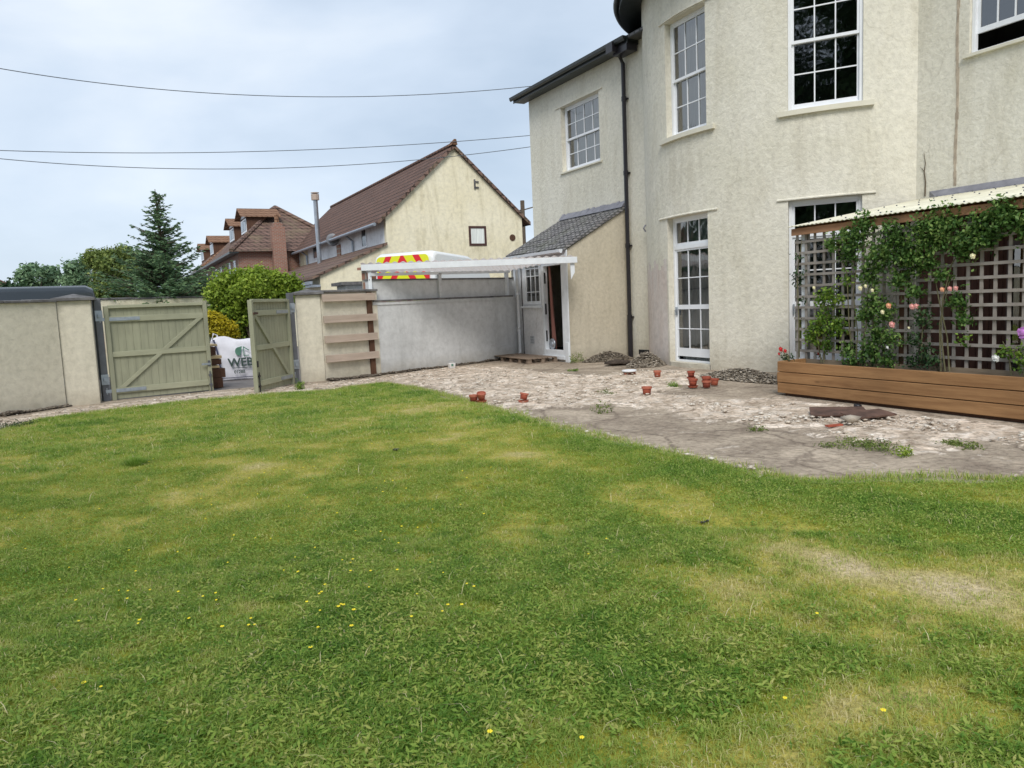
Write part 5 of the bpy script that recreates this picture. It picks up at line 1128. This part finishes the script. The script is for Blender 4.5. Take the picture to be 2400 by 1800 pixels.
v0 = onG(1201, 557); b_ = MB(); b_.lathe([(0, -.02), (.14, -.02), (.14, -.002)], (v0[0], 0, v0[1]), 14, 'y'); b_.build('round_vent', 'darkwood', ct_)
v0 = onG(1112, 432); b_ = MB(); b_.box(v0[0]-.03, v0[0]+.03, -.05, -.002, v0[1]-.2, v0[1]+.2).box(v0[0], v0[0]+.18, -.05, -.002, v0[1]-.15, v0[1]-.1).box(v0[0], v0[0]+.18, -.05, -.002, v0[1]+.08, v0[1]+.13); b_.build('wall_bracket', 'coping', ct_)
# side-wall details: windows, pipes, dish, flue
def onS(x, y): q = PL(x, y, c0+gx*xe, -27); return float((q-c0)@gy), float(q[2])
for x0, y0, x1, y1, mt in ((861, 579, 846, 533, 'white'), (750, 605, 733, 572, 'white'), (704, 618, 686, 588, 'white')):
    a, b2 = onS(x0, y0), onS(x1, y1); smallwin(ct_, min(a[0], b2[0]), max(a[0], b2[0]), a[1], b2[1], mt, 'farglass', .06, True, 'window', xe)
for px in (829, 719):
    a = onS(px, 560); b_ = MB(); b_.tube([(xe-.07, a[0], ze-.9-1.2), (xe-.07, a[0], ze-.55), (xe-.3, a[0]+.2, ze-.32)], .05, 8); b_.build('drainpipe', 'steel', ct_)
a = onS(794, 592); b_ = MB(); b_.box(xe-.06, xe-.002, a[0]-.45, a[0]+.15, a[1]-.45, a[1]+.35); b_.build('shutter', 'pierbrick', ct_)
a = onS(794, 562); dsh = empty('satellite_dish', c0+gx*(xe-.3)+gy*a[0]+np.array([0, 0, a[1]]), GZ, 'grey satellite dish on the white side wall of the cream house', 'satellite dish')
b_ = MB()
b_.lathe([(0, .06), (.15, .045), (.3, 0), (.3, .02), (.15, .065), (0, .08)], n=18, axis='y'); b_.build('reflector', 'dish', dsh, 0, True, None, radians(-25)); b_ = MB(); b_.tube([(0, .05, 0), (.29, .05, 0)], .02, 6).tube([(.0, 0, -.25), (.3, -.32, -.02)], .015, 6); b_.build('arm', 'dish', dsh)
# lower lean-to roof of the cottage
a = onS(907, 574); zt = a[1]; lo = onG(750, 646); exx, ezz = lo; lt_ = Ltot*.93
b_ = MB(); b_.extr([(exx, 0.002, -.1), (xe-.004, .002, -.1), (xe-.004, .002, zt), (exx, .002, ezz)], (0, .25, 0)); b_.build('extension_wall', 'gable', ct_)
b_ = MB(); b_.box(exx, exx+.2, .26, lt_, 0, ezz-.02); b_.build('extension_side_wall', 'gable', ct_)
rfm = MB(); s2 = (zt-ezz)/(xe-exx); slope(exx-.3, ezz-.3*s2, xe-.01, zt, -.1, lt_, .1); rfm.build('extension_roof', 'tile2', ct_)
b_ = MB(); b_.box(exx-.40, exx-.30, 0, lt_, ezz-.32, ezz-.2).box(exx-.36, exx-.02, -.05, lt_, ezz-.42, ezz-.34); b_.build('extension_gutter', 'steel', ct_)
fx = PL(748.5, 605, c0+gx*(xe-.55), -27); fy_ = float((fx-c0)@gy); ftop = onS(741, 483)[1]
b_ = MB(); b_.tube([(xe-.55, fy_, zt-.5), (xe-.55, fy_, ftop+.1)], .11, 10); b_.build('flue_pipe', 'mirror', ct_); b_ = MB(); b_.tube([(xe-.55, fy_, ftop), (xe-.55, fy_, ftop+.28)], .19, 10).tube([(xe-.55, fy_, ftop+.33), (xe-.55, fy_, ftop+.36)], .2, 10); b_.build('flue_cap', 'pinkwood', ct_)
# small grey shed roof behind the wall
q = AT(832, 664, 24); e = empty('shed', (q[0], q[1], 0), GZ, 'small grey flat-roofed shed behind the wall left of the canopy', 'shed')
b_ = MB(); b_.box(-.3, .35, 0, 1, 0, q[2]-.05); b_.build('walls', 'greywall', e); b_ = MB(); b_.box(-.45, .4, -.15, 1.1, q[2]-.047, q[2]+.05); b_.build('roof', 'coping', e)

# brick terrace with dormers
c1 = AT(566, 700, 46.); c1[2] = 0
def onB(x, y): q = PL(x, y, c1, 63); return float((q-c1)@gx), float(q[2])
def onBS(x, y): q = PL(x, y, c1, -27); return float((q-c1)@gy), float(q[2])
zb1 = onB(562.7, 586)[1]; xb = 0.
bh = empty('brick_terrace', c1, GZ, 'red brick terrace with hipped tile roof, dormers and a chimney stack', 'house')
xw = 6.3; Lb = onBS(451, 636)[0]
b_ = MB(); b_.box(0, xw, 0, Lb, 0, zb1); b_.build('walls', 'brick', bh)
apx = AT(645.5, 488, 50); rz_ = float(apx[2]); hx = float((apx-c1)@gx); hy = float((apx-c1)@gy); hx = xw/2
rt_ = along(c1+gx*hx+np.array([0, 0, rz_]), gy, 645.5); hy = float((rt_-c1)@gy); hy = max(2.0, min(hy, 7.5)); 
dy = ray(645.5, 488); q = c1+gx*hx+gy*hy; rz_ = CH+dy[2]*math.hypot(q[0], q[1])/math.hypot(dy[0], dy[1])
o_ = .4; b_ = MB(); b_.add([(-o_, -o_, zb1-.1), (xw+o_, -o_, zb1-.1), (xw+o_, Lb, zb1-.1), (-o_, Lb, zb1-.1), (hx, hy, rz_), (hx, Lb, rz_)], [(0, 1, 4), (1, 2, 5, 4), (3, 0, 4, 5), (2, 3, 5), (0, 3, 2, 1)]); b_.build('roof', 'tile2', bh)
b_ = MB(); b_.tube([(-o_, -o_, zb1-.04), (hx, hy, rz_+.06)], .13, 6).tube([(xw+o_, -o_, zb1-.04), (hx, hy, rz_+.06)], .13, 6).tube([(hx, hy, rz_+.06), (hx, Lb, rz_+.06)], .13, 6); b_.build('hip_tiles', 'tile2', bh)
b_ = MB(); b_.box(-o_-.1, -o_, -o_, Lb, zb1-.22, zb1-.1).box(-o_, -.004, -o_, Lb, zb1-.2, zb1-.12); b_.build('gutter', 'darkfascia', bh)
ca, cb = onB(640, 640)[0], onB(671, 640)[0]; ctz = onB(650, 534)[1]
b_ = MB(); b_.box(ca, cb, -.55, -.004, 0, ctz).box(ca+.12, cb-.12, -.5, -.05, ctz+.002, ctz+.25); o = b_.build('chimney', 'brick', bh)
b_ = MB(); b_.lathe([(.14, 0), (.12, .45), (.1, .45)], ((ca+cb)/2, -.28, ctz+.25), 12); b_.build('chimney_pot', 'tileo', o)
def roofx(z): return -o_+(z-(zb1-.1))/((rz_-(zb1-.1))/(hx+o_))
def dormer(px_l, px_r, py_t, ydx):
    # dormer projecting from the left slope; placed by where its front stands along the roof
    yy = ydx; zt_ = rz_-.25; zf0 = zb1+1.15; xf = roofx(zf0)
    w = 1.15
    b_ = MB(); b_.extr([(xf, yy-w, zf0-.1), (roofx(zt_-.5), yy-w, zt_-.5), (xf, yy-w, zt_-.5)], (0, 2*w, 0)); o = b_.build('dormer', 'darkwood', bh)
    b_ = MB(); xb_ = roofx(zt_)
    for s_ in (-1, 1):
        b_.hexa([(xf-.35, yy+s_*(w+.2), zt_-.55), (xb_+.2, yy+s_*(w+.2), zt_-.55), (xb_+.2, yy, zt_), (xf-.35, yy, zt_), (xf-.35, yy+s_*(w+.2), zt_-.52), (xb_+.2, yy+s_*(w+.2), zt_-.52), (xb_+.2, yy, zt_+.1), (xf-.35, yy, zt_+.1)])
    b_.build('dormer_roof', 'tileo', o)
    b_ = MB(); b_.box(xf-.03, xf-.004, yy-w+.1, yy+w-.1, zf0+.15, zt_-.6); b_.build('window', 'white', o); b_ = MB()
    b_.box(xf-.045, xf-.031, yy-w+.25, yy-.06, zf0+.28, zt_-.7).box(xf-.045, xf-.031, yy+.06, yy+w-.25, zf0+.28, zt_-.7); b_.build('pane', 'farglass', o)
    b_ = MB(); b_.extr([(xf-.02, yy-w, zt_-.5), (xf-.02, yy+w, zt_-.5), (xf-.02, yy, zt_-.05)], (.1, 0, 0)); b_.build('gable_board', 'whitewood', o)
# the terrace: where each dormer crosses the left slope
dmid = roofx(zb1+1.15)
for pxf in (571, 543, 496, 474):
    q = along(c1+gx*dmid+np.array([0, 0, zb1+2]), gy, pxf); dormer(0, 0, 0, float((q-c1)@gy))
for i, pxw in enumerate((553, 541, 520, 508, 486, 474, 462)):
    yy = onBS(pxw, 620)[0]; smallwin(bh, yy, yy+.9, zb1-2.1, zb1-.5, 'white', 'farglass', .08, True, 'window', 0.)
b_ = MB()
q = onBS(487, 617)[0]; b_.tube([(-o_, q, zb1-.02), (hx*.5, q+1.5, (zb1+rz_)/2+.02)], .12, 6); b_.build('party_wall_tiles', 'tileo', bh)

# vehicles
def vehicle(name, loc, az, L, W, H, paint, label, cat, chev=False, roofdrop=.0, rails=False):
    e = empty(name, loc, radians(90-az), label, cat)      # local x = forward
    zb = .3; prof = [(0, zb), (0, 1.0), (.02, H-.24), (.06, H-.07), (.2, H), (L*.45, H-.01-roofdrop*.3), (L*.68, H-.12-roofdrop), (L*.74, H-.28-roofdrop), (L*.87, 1.25), (L-.12, 1.05), (L, .8), (L-.02, zb)]
    b_ = MB(); n = len(prof); ys = [(-W/2, 0), (-W/2+.0, .0)]
    secs = [(-W/2, .0), (-W/2+.02, .0), (-W/2+.14, 1.), (W/2-.14, 1.), (W/2-.02, 0), (W/2, 0)]
    rows = []
    for y, k in ((-W/2, .10), (-W/2+.05, .04), (-W/2+.16, 0), (W/2-.16, 0), (W/2-.05, .04), (W/2, .10)):
        rows.append([(x+(k if x < L/2 else -k)*(.6), y, z-(k if z > 1.2 else -k*.3)) for x, z in prof])
    o0 = 0
    for r_ in rows: b_.v += r_
    for j in range(5):
        for i in range(n): a = j*n+i; c = j*n+(i+1) % n; b_.f.append((a, c, c+n, a+n))
    b_.f.append(tuple(range(n))[::-1]); b_.f.append(tuple(range(5*n, 6*n)))
    body = b_.build('body', paint, e, .015, True)
    for x in (L*.2, L*.8):
        for s_ in (-1, 1):
            w_ = MB(); w_.lathe([(.22, -.1), (.31, -.1), (.34, -.06), (.34, .06), (.31, .1), (.22, .1)], n=22, axis='y'); wo_ = w_.build('wheel', 'rubber', e, 0, True, (x, s_*(W/2-.08), .34)); w_ = MB(); w_.lathe([(0, -.105), (.2, -.1), (.22, -.06)], n=18, axis='y'); w_.lathe([(0, .105), (.2, .1), (.22, .06)], n=18, axis='y'); w_.build('rim', 'steel', wo_)
    g_ = MB(); g_.hexa([(L*.745, -W/2+.2, H-.33-roofdrop), (L*.745, W/2-.2, H-.33-roofdrop), (L*.865, W/2-.15, 1.32), (L*.865, -W/2+.15, 1.32), (L*.755, -W/2+.2, H-.31-roofdrop), (L*.755, W/2-.2, H-.31-roofdrop), (L*.875, W/2-.15, 1.34), (L*.875, -W/2+.15, 1.34)]); g_.build('windscreen', 'farglass', e)
    for s_ in (-1, 1):
        g_ = MB(); yy = s_*(W/2+.004); g_.quad((L*.58, yy, 1.3), (L*.8, yy, 1.3), (L*.73, yy, min(H-.45, 2.0)), (L*.58, yy, min(H-.4, 2.05))); g_.build('side_window', 'farglass', e)
        g_ = MB(); g_.box(-.03, .02, s_*(W/2-.06)-.06, s_*(W/2-.06)+.06, .9, 1.3); g_.build('tail_light', 'f_red', e)
        if rails: g_ = MB(); g_.tube([(.45, s_*(W/2-.24), H-.02), (.55, s_*(W/2-.24), H+.07), (L*.6, s_*(W/2-.24), H+.06), (L*.64, s_*(W/2-.24), H-.06)], .022, 6); g_.build('roof_rail', 'steel', e)
    if chev:
        g_ = MB(); hw_ = W/2-.13; zt_ = H-.1; r_ = .14; pts = []
        for cx, cz, a0 in ((hw_-r_, zt_-r_, 0), (-hw_+r_, zt_-r_, 90), (-hw_+r_, 1.0+r_, 180), (hw_-r_, 1.0+r_, 270)):
            for k in range(6): a = radians(a0+k*18); pts.append((-.02, cx+r_*cos(a), cz+r_*sin(a)))
        g_.add([(y_, 0, z_) for x_, y_, z_ in pts], [tuple(range(len(pts)))]); o = g_.build('chevron_panel', 'chevron', e, 0, False, (-.025, 0, 0), radians(90))
        s2_ = o.modifiers.new('s', 'SOLIDIFY'); s2_.thickness = .006
        o.rotation_euler = (0, 0, radians(-90))
    else:
        g_ = MB(); g_.quad((-.008, -W/2+.25, 1.25), (-.008, W/2-.25, 1.25), (.03, W/2-.28, H-.4), (.03, -W/2+.28, H-.4)); g_.build('rear_window', 'farglass', e)
    return e
q = AT(944, 620, 22.6)
vehicle('panel_van', (q[0], q[1], 0), 26, 4.7, 2.05, 3.12, 'vanwhite', 'white high-roofed van with red and yellow chevrons on its rear, behind the grey wall', 'van', True, .25)
q = AT(203, 700, 19.6)
vehicle('parked_van', (q[0], q[1], -.02), 228, 5.0, 1.95, 2.33, 'vandark', 'dark blue grey van parked behind the left garden wall, only its roof showing', 'van', False, .0, False)

# cream wall across the road
a = AT(150, 703, 23.5); b2 = AT(493, 694, 25.5)
e = wallrun('yard_wall', (a[0], a[1], 0), (b2[0], b2[1], 0), 0, float(AT(350, 698, 24.5)[2])-.03, .22, 'gable', 'pale cream wall across the road behind the closed gate leaf', .04, .03)
# bulk bag and timber stack behind the gates
q = G(560, 885); bgd = azd(70)
bg_ = empty('bulk_bag', (q[0], q[1], 0), radians(20), 'white builder\'s bulk bag with dark printing standing in the gateway', 'bulk bag')
mb = MB(); nb = 14; Wb, Hb = .56, .98
ring = []
for j in range(nb+1):
    z = Hb*j/nb; k = 1+.10*sin(pi*j/nb)-.05*(j == nb); pts = []
    for i in range(40):
        a = 2*pi*i/40; s_ = max(abs(cos(a)), abs(sin(a)))**.82; x = cos(a)/s_*Wb*k; y = sin(a)/s_*Wb*k
        w = .018*sin(a*7+j*1.3)+.012*sin(a*13+j*2.1); pts.append((x*(1+w), y*(1+w), z+(.05*sin(a*3+1)+.04*sin(a*5) if j == nb else 0)))
    mb.v += pts
for j in range(nb):
    for i in range(40): mb.f.append((j*40+i, j*40+(i+1) % 40, (j+1)*40+(i+1) % 40, (j+1)*40+i))
mb.build('sack', 'bag', bg_, 0, True)
mb = MB(); mb.lathe([(0, .86), (.5, .84)], n=20); mb.build('contents', 'soil', bg_)
for x, y in ((-.52, -.52), (.52, -.52), (.52, .52), (-.52, .52)):
    mb = MB(); mb.tube([(x, y, .55), (x*1.06, y*1.06, .95), (x*.95, y*.95, 1.12), (x*.8, y*.9, 1.08), (x*.78, y*.95, .9)], .022, 6); mb.build('lifting_loop', 'bag', bg_)
mb = MB(); pp = [(-.50, -.62, .98), (-.44, -.655, .7), (-.41, -.665, .4), (-.40, -.645, .12)]
for p_, q_ in zip(pp[:-1], pp[1:]): mb.hexa([(p_[0]-.022, p_[1]-.008, p_[2]), (p_[0]+.022, p_[1]-.008, p_[2]), (p_[0]+.022, p_[1]+.03, p_[2]), (p_[0]-.022, p_[1]+.03, p_[2]), (q_[0]-.022, q_[1]-.008, q_[2]), (q_[0]+.022, q_[1]-.008, q_[2]), (q_[0]+.022, q_[1]+.03, q_[2]), (q_[0]-.022, q_[1]+.03, q_[2])])
mb.build('strap', 'bagstrap', bg_)
mb = MB(); mb.box(-.5, .5, -.628, -.60, .05, .065); mb.build('bottom_seam', 'bagstrap', bg_)
def text(s, size, parent, loc, rot, mat, name):
    c = D.curves.new('t', 'FONT'); c.body = s; c.size = size; c.extrude = .003; c.align_x = 'LEFT'; c.offset = .007*size/.27
    t = D.objects.new('t', c); me = t.to_mesh().copy() if False else D.meshes.new_from_object(t); me.name = name; D.objects.remove(t)
    me.materials.clear(); me.materials.append(M[mat]); o = D.objects.new(name, me); COL.objects.link(o); o.parent = parent; o.location = loc; o.rotation_euler = rot; return o
text('WEB', .27, bg_, (-.22, -.665, .33), (radians(90), 0, 0), 'ink', 'lettering')
text('01288', .10, bg_, (-.10, -.668, .16), (radians(90), 0, 0), 'ink', 'phone_number')
text('S', .27, bg_, (-.665, -.40, .34), (radians(90), 0, radians(-90)), 'ink', 'lettering')
mb = MB(); mb.box(-.12, .30, -.662, -.656, .285, .297); mb.build('printed_rule', 'ink', bg_)
mb = MB(); mb.extr([(-.06+.10+.085*cos(a), -.664, .68+.10*sin(a)) for a in np.linspace(.5*pi, 1.5*pi, 10)]+[(.07, -.664, .58), (.12, -.664, .80)], (0, .006, 0)); mb.box(.14, .16, -.664, -.658, .58, .78); mb.extr([(.14, -.664, .80), (.14, -.664, .775), (.27, -.664, .68), (.28, -.664, .70)], (0, .006, 0)); mb.box(.14, .27, -.664, -.658, .565, .585)
mb.build('printed_emblem', 'baggreen', bg_)
q = AT(489, 870, 17.9); ts = empty('timber_stack', (q[0], q[1], 0), radians(35), 'stack of sawn timber offcuts behind the closed gate leaf', 'timber stack')
for i, (z, h_, w_, m_) in enumerate(((.0, .22, .22, 'darkwood'), (.22, .2, .26, 'darkwood'), (.43, .06, .2, 'blondewood'), (.5, .12, .22, 'darkwood'), (.63, .07, .21, 'blondewood'), (.71, .18, .15, 'darkwood'), (.9, .05, .16, 'blondewood'))):
    b_ = MB(); r_ = .1*sin(i*2.1); b_.box(-.55+r_, w_+r_*.3, -.25, .2+.03*i % .1, z+.002, z+h_-.004); b_.build('baulk', m_, ts, .005)

# power lines
def wire(pts, d0, d1, lab):
    (xa_, ya), (xb_, yb), (xc, yc) = pts; P = []
    for t in np.linspace(-450, 1420, 60):
        l = ya*(t-xb_)*(t-xc)/((xa_-xb_)*(xa_-xc))+yb*(t-xa_)*(t-xc)/((xb_-xa_)*(xb_-xc))+yc*(t-xa_)*(t-xb_)/((xc-xa_)*(xc-xb_))
        P.append(tuple(AT(t, l, d0+(d1-d0)*(t+450)/1870)))
    mb = MB(); mb.tube(P, .012, 5); tag(mb.build('overhead_wire', 'wire'), lab, 'wire', 'overhead wires crossing the sky')
wire([(0, 160.6), (607, 224), (1237, 203)], 24, 27, 'topmost overhead wire, high above the other two')
wire([(0, 352.6), (434, 358), (1237, 318)], 28, 28.5, 'middle overhead wire crossing just above the gable peak')
wire([(0, 372), (542, 396), (1237, 345)], 28, 28.5, 'lowest overhead wire crossing in front of the gable peak')
q = AT(1224, 470, 60); e = empty('utility_pole', (q[0], q[1], 0), 0, 'thin brown utility pole beyond the right slope of the cream gable', 'pole')
b_ = MB(); b_.tube([(0, 0, 0), (0, 0, q[2])], .16, 8); b_.build('pole', 'bark', e); b_ = MB(); b_.tube([(-1.8, 0, q[2]-1.4), (-.1, 0, q[2]-.7)], .06, 6).tube([(.1, 0, q[2]-.7), (1.8, 0, q[2]-.3)], .05, 6); b_.build('crossarm', 'bark', e)

# ---------------------------------------------------------------- trees and shrubs
def tree(name, px, dist, blobs_px, n, size, mat, label, cat='tree', trunk=True, shell=.9, group=None, asp=.6, split=5):
    q = AT(px, 740, dist); e = empty(name, (q[0], q[1], 0), 0, label, cat, group)
    bl = []
    for x, y, r, dd in blobs_px:
        p = AT(x, y, dist+dd); rr = r*dist/F*(.72 if split > 0 else 1); bl.append((p[0]-q[0], p[1]-q[1], p[2], rr, rr, rr*.85))
    foliage('crown', bl, n, size, mat, e, shell, .8, .3, 0, asp, 0, split > 0)
    if trunk:
        mb = MB(); top = max(b[2] for b in bl); mb.tube([(0, 0, -.1), (.05, 0, top*.35), (0, .05, top*.75)], [top*.035+.03, top*.025+.02, .03], 8)
        for b in bl[::max(1, len(bl)//9)]: mb.tube([(0, 0, top*.3), (b[0]*.5, b[1]*.5, top*.3+(b[2]-top*.3)*.6), (b[0], b[1], b[2])], [.04+top*.01, .03, .012], 5)
        mb.build('trunk', 'bark', e)
    return e
tree('broadleaf_tree', 88, 55, [(60, 645, 16, 0), (78, 635, 14, 1), (100, 640, 15, -1), (125, 640, 14, 0), (138, 655, 10, 1), (45, 650, 10, 0), (110, 660, 12, 0), (70, 662, 10, 1), (65, 630, 7, 0), (60, 668, 14, 0), (120, 672, 12, 0), (90, 672, 14, 0)], 3000, .22, 'l_far', 'rounded tree with gaps in its crown, leftmost on the horizon')
tree('broadleaf_tree', 180, 48, [(170, 630, 16, 0), (185, 655, 22, 0), (160, 660, 16, 1), (200, 625, 12, 0), (205, 680, 22, 0), (170, 690, 20, 0), (190, 615, 8, 0)], 5000, .2, 'l_far', 'pale blue-green tree left of the olive tree')
tree('broadleaf_tree', 245, 38, [(215, 605, 18, 0), (235, 600, 16, 1), (255, 600, 16, 0), (245, 625, 22, -1), (225, 620, 14, 0), (270, 600, 18, 0), (290, 600, 18, 1), (260, 640, 22, 0), (240, 655, 22, 0), (285, 640, 22, 0), (250, 690, 28, 0), (310, 640, 22, 0)], 14000, .13, 'l_olive', 'olive green bushy tree left of the conifer')
tree('broadleaf_tree', 300, 44, [(295, 595, 18, 0), (315, 610, 22, 0), (340, 630, 24, 0), (280, 630, 20, 0)], 4500, .18, 'l_far', 'grey-green tree rising just behind the left side of the conifer')
tree('shrub', 270, 27, [(240, 685, 14, 0), (260, 675, 12, 0), (280, 688, 16, 0), (255, 700, 18, 0), (300, 690, 14, 0)], 2600, .13, 'l_olive', 'low olive shrub showing over the pale wall below the conifer', 'shrub', False)
tree('shrub', 455, 28, [(430, 680, 18, 0), (455, 672, 16, 0), (480, 668, 14, 0), (500, 680, 14, 0), (440, 700, 20, 0), (475, 695, 20, 0)], 4200, .13, 'l_dark', 'dark shrub between the conifer and the lime green bush', 'shrub', False)
tree('shrub', 590, 21.5, [(525, 665, 26, 0), (560, 655, 26, 0), (600, 652, 26, -.3), (640, 655, 24, 0), (675, 665, 24, 0), (545, 690, 32, 0), (590, 680, 36, -.5), (640, 685, 34, 0), (675, 690, 26, 0), (505, 690, 20, 0), (560, 725, 34, 0), (600, 740, 40, .2), (545, 770, 34, .4), (600, 790, 36, .4), (690, 670, 16, 0), (515, 720, 18, .2), (610, 650, 20, .3), (580, 820, 36, .6)], 34000, .085, 'l_lime', 'large rounded lime green bush behind the gap in the gates', 'shrub', True, .6, None, .6, 0)
tree('shrub', 520, 20.2, [(495, 745, 15, 0), (515, 755, 16, 0), (535, 770, 16, 0), (500, 770, 16, 0), (520, 785, 18, 0), (490, 760, 10, 0), (545, 785, 12, 0)], 9000, .06, 'l_yellow', 'bright yellow bush above the timber stack in the gateway', 'shrub', True, .6, None, .6, 0)
tree('shrub', 5, 33, [(5, 690, 12, 0), (25, 685, 10, 0), (45, 680, 10, 0), (15, 672, 8, 0)], 900, .16, 'l_dark', 'dark shrub beside the bungalow at the far left', 'shrub', False)
# bungalow corner, far left
q = AT(22, 660, 42); e = empty('bungalow', (q[0], q[1], 0), radians(30), 'pale bungalow at the far left edge, only a roof corner showing', 'house')
b_ = MB(); b_.box(-9, -.6, 0, 6, 0, q[2]-.2); b_.build('walls', 'cottwhite', e); b_ = MB(); b_.extr([(-9.3, -.5, q[2]-.25), (0, -.5, q[2]-.25), (0, -.5, q[2]-.1), (-4.6, -.5, q[2]+2.4), (-9.3, -.5, q[2]-.1)], (0, 7, 0)); b_.build('roof', 'tile2', e)

# conifer
dist = 26.; q = AT(394, 740, dist); top = AT(367, 443, dist)[2]
cf = empty('conifer', (q[0], q[1], 0), 0, 'tall dark conifer with pointed leader behind the closed gate leaf', 'tree')
mb = MB(); mb.tube([(0, 0, 0), (.05, 0, top*.5), (-.03, 0, top*.8), (-.05, 0, top)], [.16, .1, .045, .01], 8)
PS, NR, SZ, TI = [], [], [], []
z = .5; br = MB()
while z < top-.12:
    f_ = (top-z)/(top-.5); R_ = .08+1.9*f_**1.05+(.35 if z < 2.6 else 0); nbz = int(8+20*f_**1.3)
    for k in range(nbz):
        a = random.random()*2*pi; r1 = R_*random.choice((.6, .8, .95, 1.05, 1.3))*random.uniform(.85, 1.1); zz = z+random.uniform(-.08, .08); rise = random.uniform(-.08, .34)+.25*(1-f_)
        p0 = np.array([0, 0, zz]); p1 = np.array([cos(a)*r1, sin(a)*r1, zz+rise*r1+.05]); pm = (p0+p1)/2+np.array([0, 0, -.07*r1])
        br.tube([p0, pm, p1], [.018+.01*f_, .012, .004], 4, False)
        ns_ = max(4, int(r1*(26 if f_ > .35 else 17)))
        for s_ in range(ns_):
            t = random.uniform(.12, 1); c = (1-t)**2*p0+2*t*(1-t)*pm+t*t*p1; sd_ = random.choice((-1, 1)); spread = .20*r1*(1.05-t)+.06
            dirv = np.array([cos(a)*.7-sin(a)*sd_, sin(a)*.7+cos(a)*sd_, random.uniform(-.25, .25)]); dirv /= np.linalg.norm(dirv)
            for m_ in range(3):
                PS.append(c+dirv*spread*random.random()+np.array([0, 0, random.uniform(-.03, .03)])); NR.append(dirv); TI.append(random.random()*.7+.3*t); SZ.append(random.uniform(.07, .15))
    z += random.uniform(.11, .17)
mb.build('trunk', 'bark', cf); br.build('branches', 'bark', cf)
PS = np.array(PS); DR = np.array(NR); SZ = np.array(SZ)[:, None]; w_ = np.cross(DR, RNG.normal(size=DR.shape)); w_ /= np.linalg.norm(w_, axis=1, keepdims=True)
v = np.stack([PS-DR*SZ*.5, PS+w_*SZ*.16, PS+DR*SZ*.6, PS-w_*SZ*.16], 1).reshape(-1, 3)
npmesh('crown', v, np.arange(len(v)), 4, 'l_conifer', cf, {'tint': np.repeat(np.array(TI), 4)})

# tall trees behind the camera, seen only as reflections in the window glass
def backtree(x, y, h, r, label):
    e = empty('garden_tree', (x, y, 0), 0, label, 'tree'); bl = []
    for i in range(60): a = random.random()*2*pi; rr = r*random.random()**.5; bl.append((cos(a)*rr, sin(a)*rr, h*random.uniform(.1, .93), r*.4, r*.4, r*.36))
    foliage('crown', bl, 26000, .6, 'l_dark', e, 1.0, .7, .3); mb = MB(); mb.tube([(0, 0, 0), (.2, 0, h*.4), (0, .2, h*.8)], [.35, .25, .08], 10); mb.build('trunk', 'bark', e)
backtree(-12, -19, 25, 7.5, 'tall dark garden tree behind the viewpoint, mirrored in the bow window')
backtree(-25, -18, 21, 7, 'broad dark garden tree behind the viewpoint to the left')
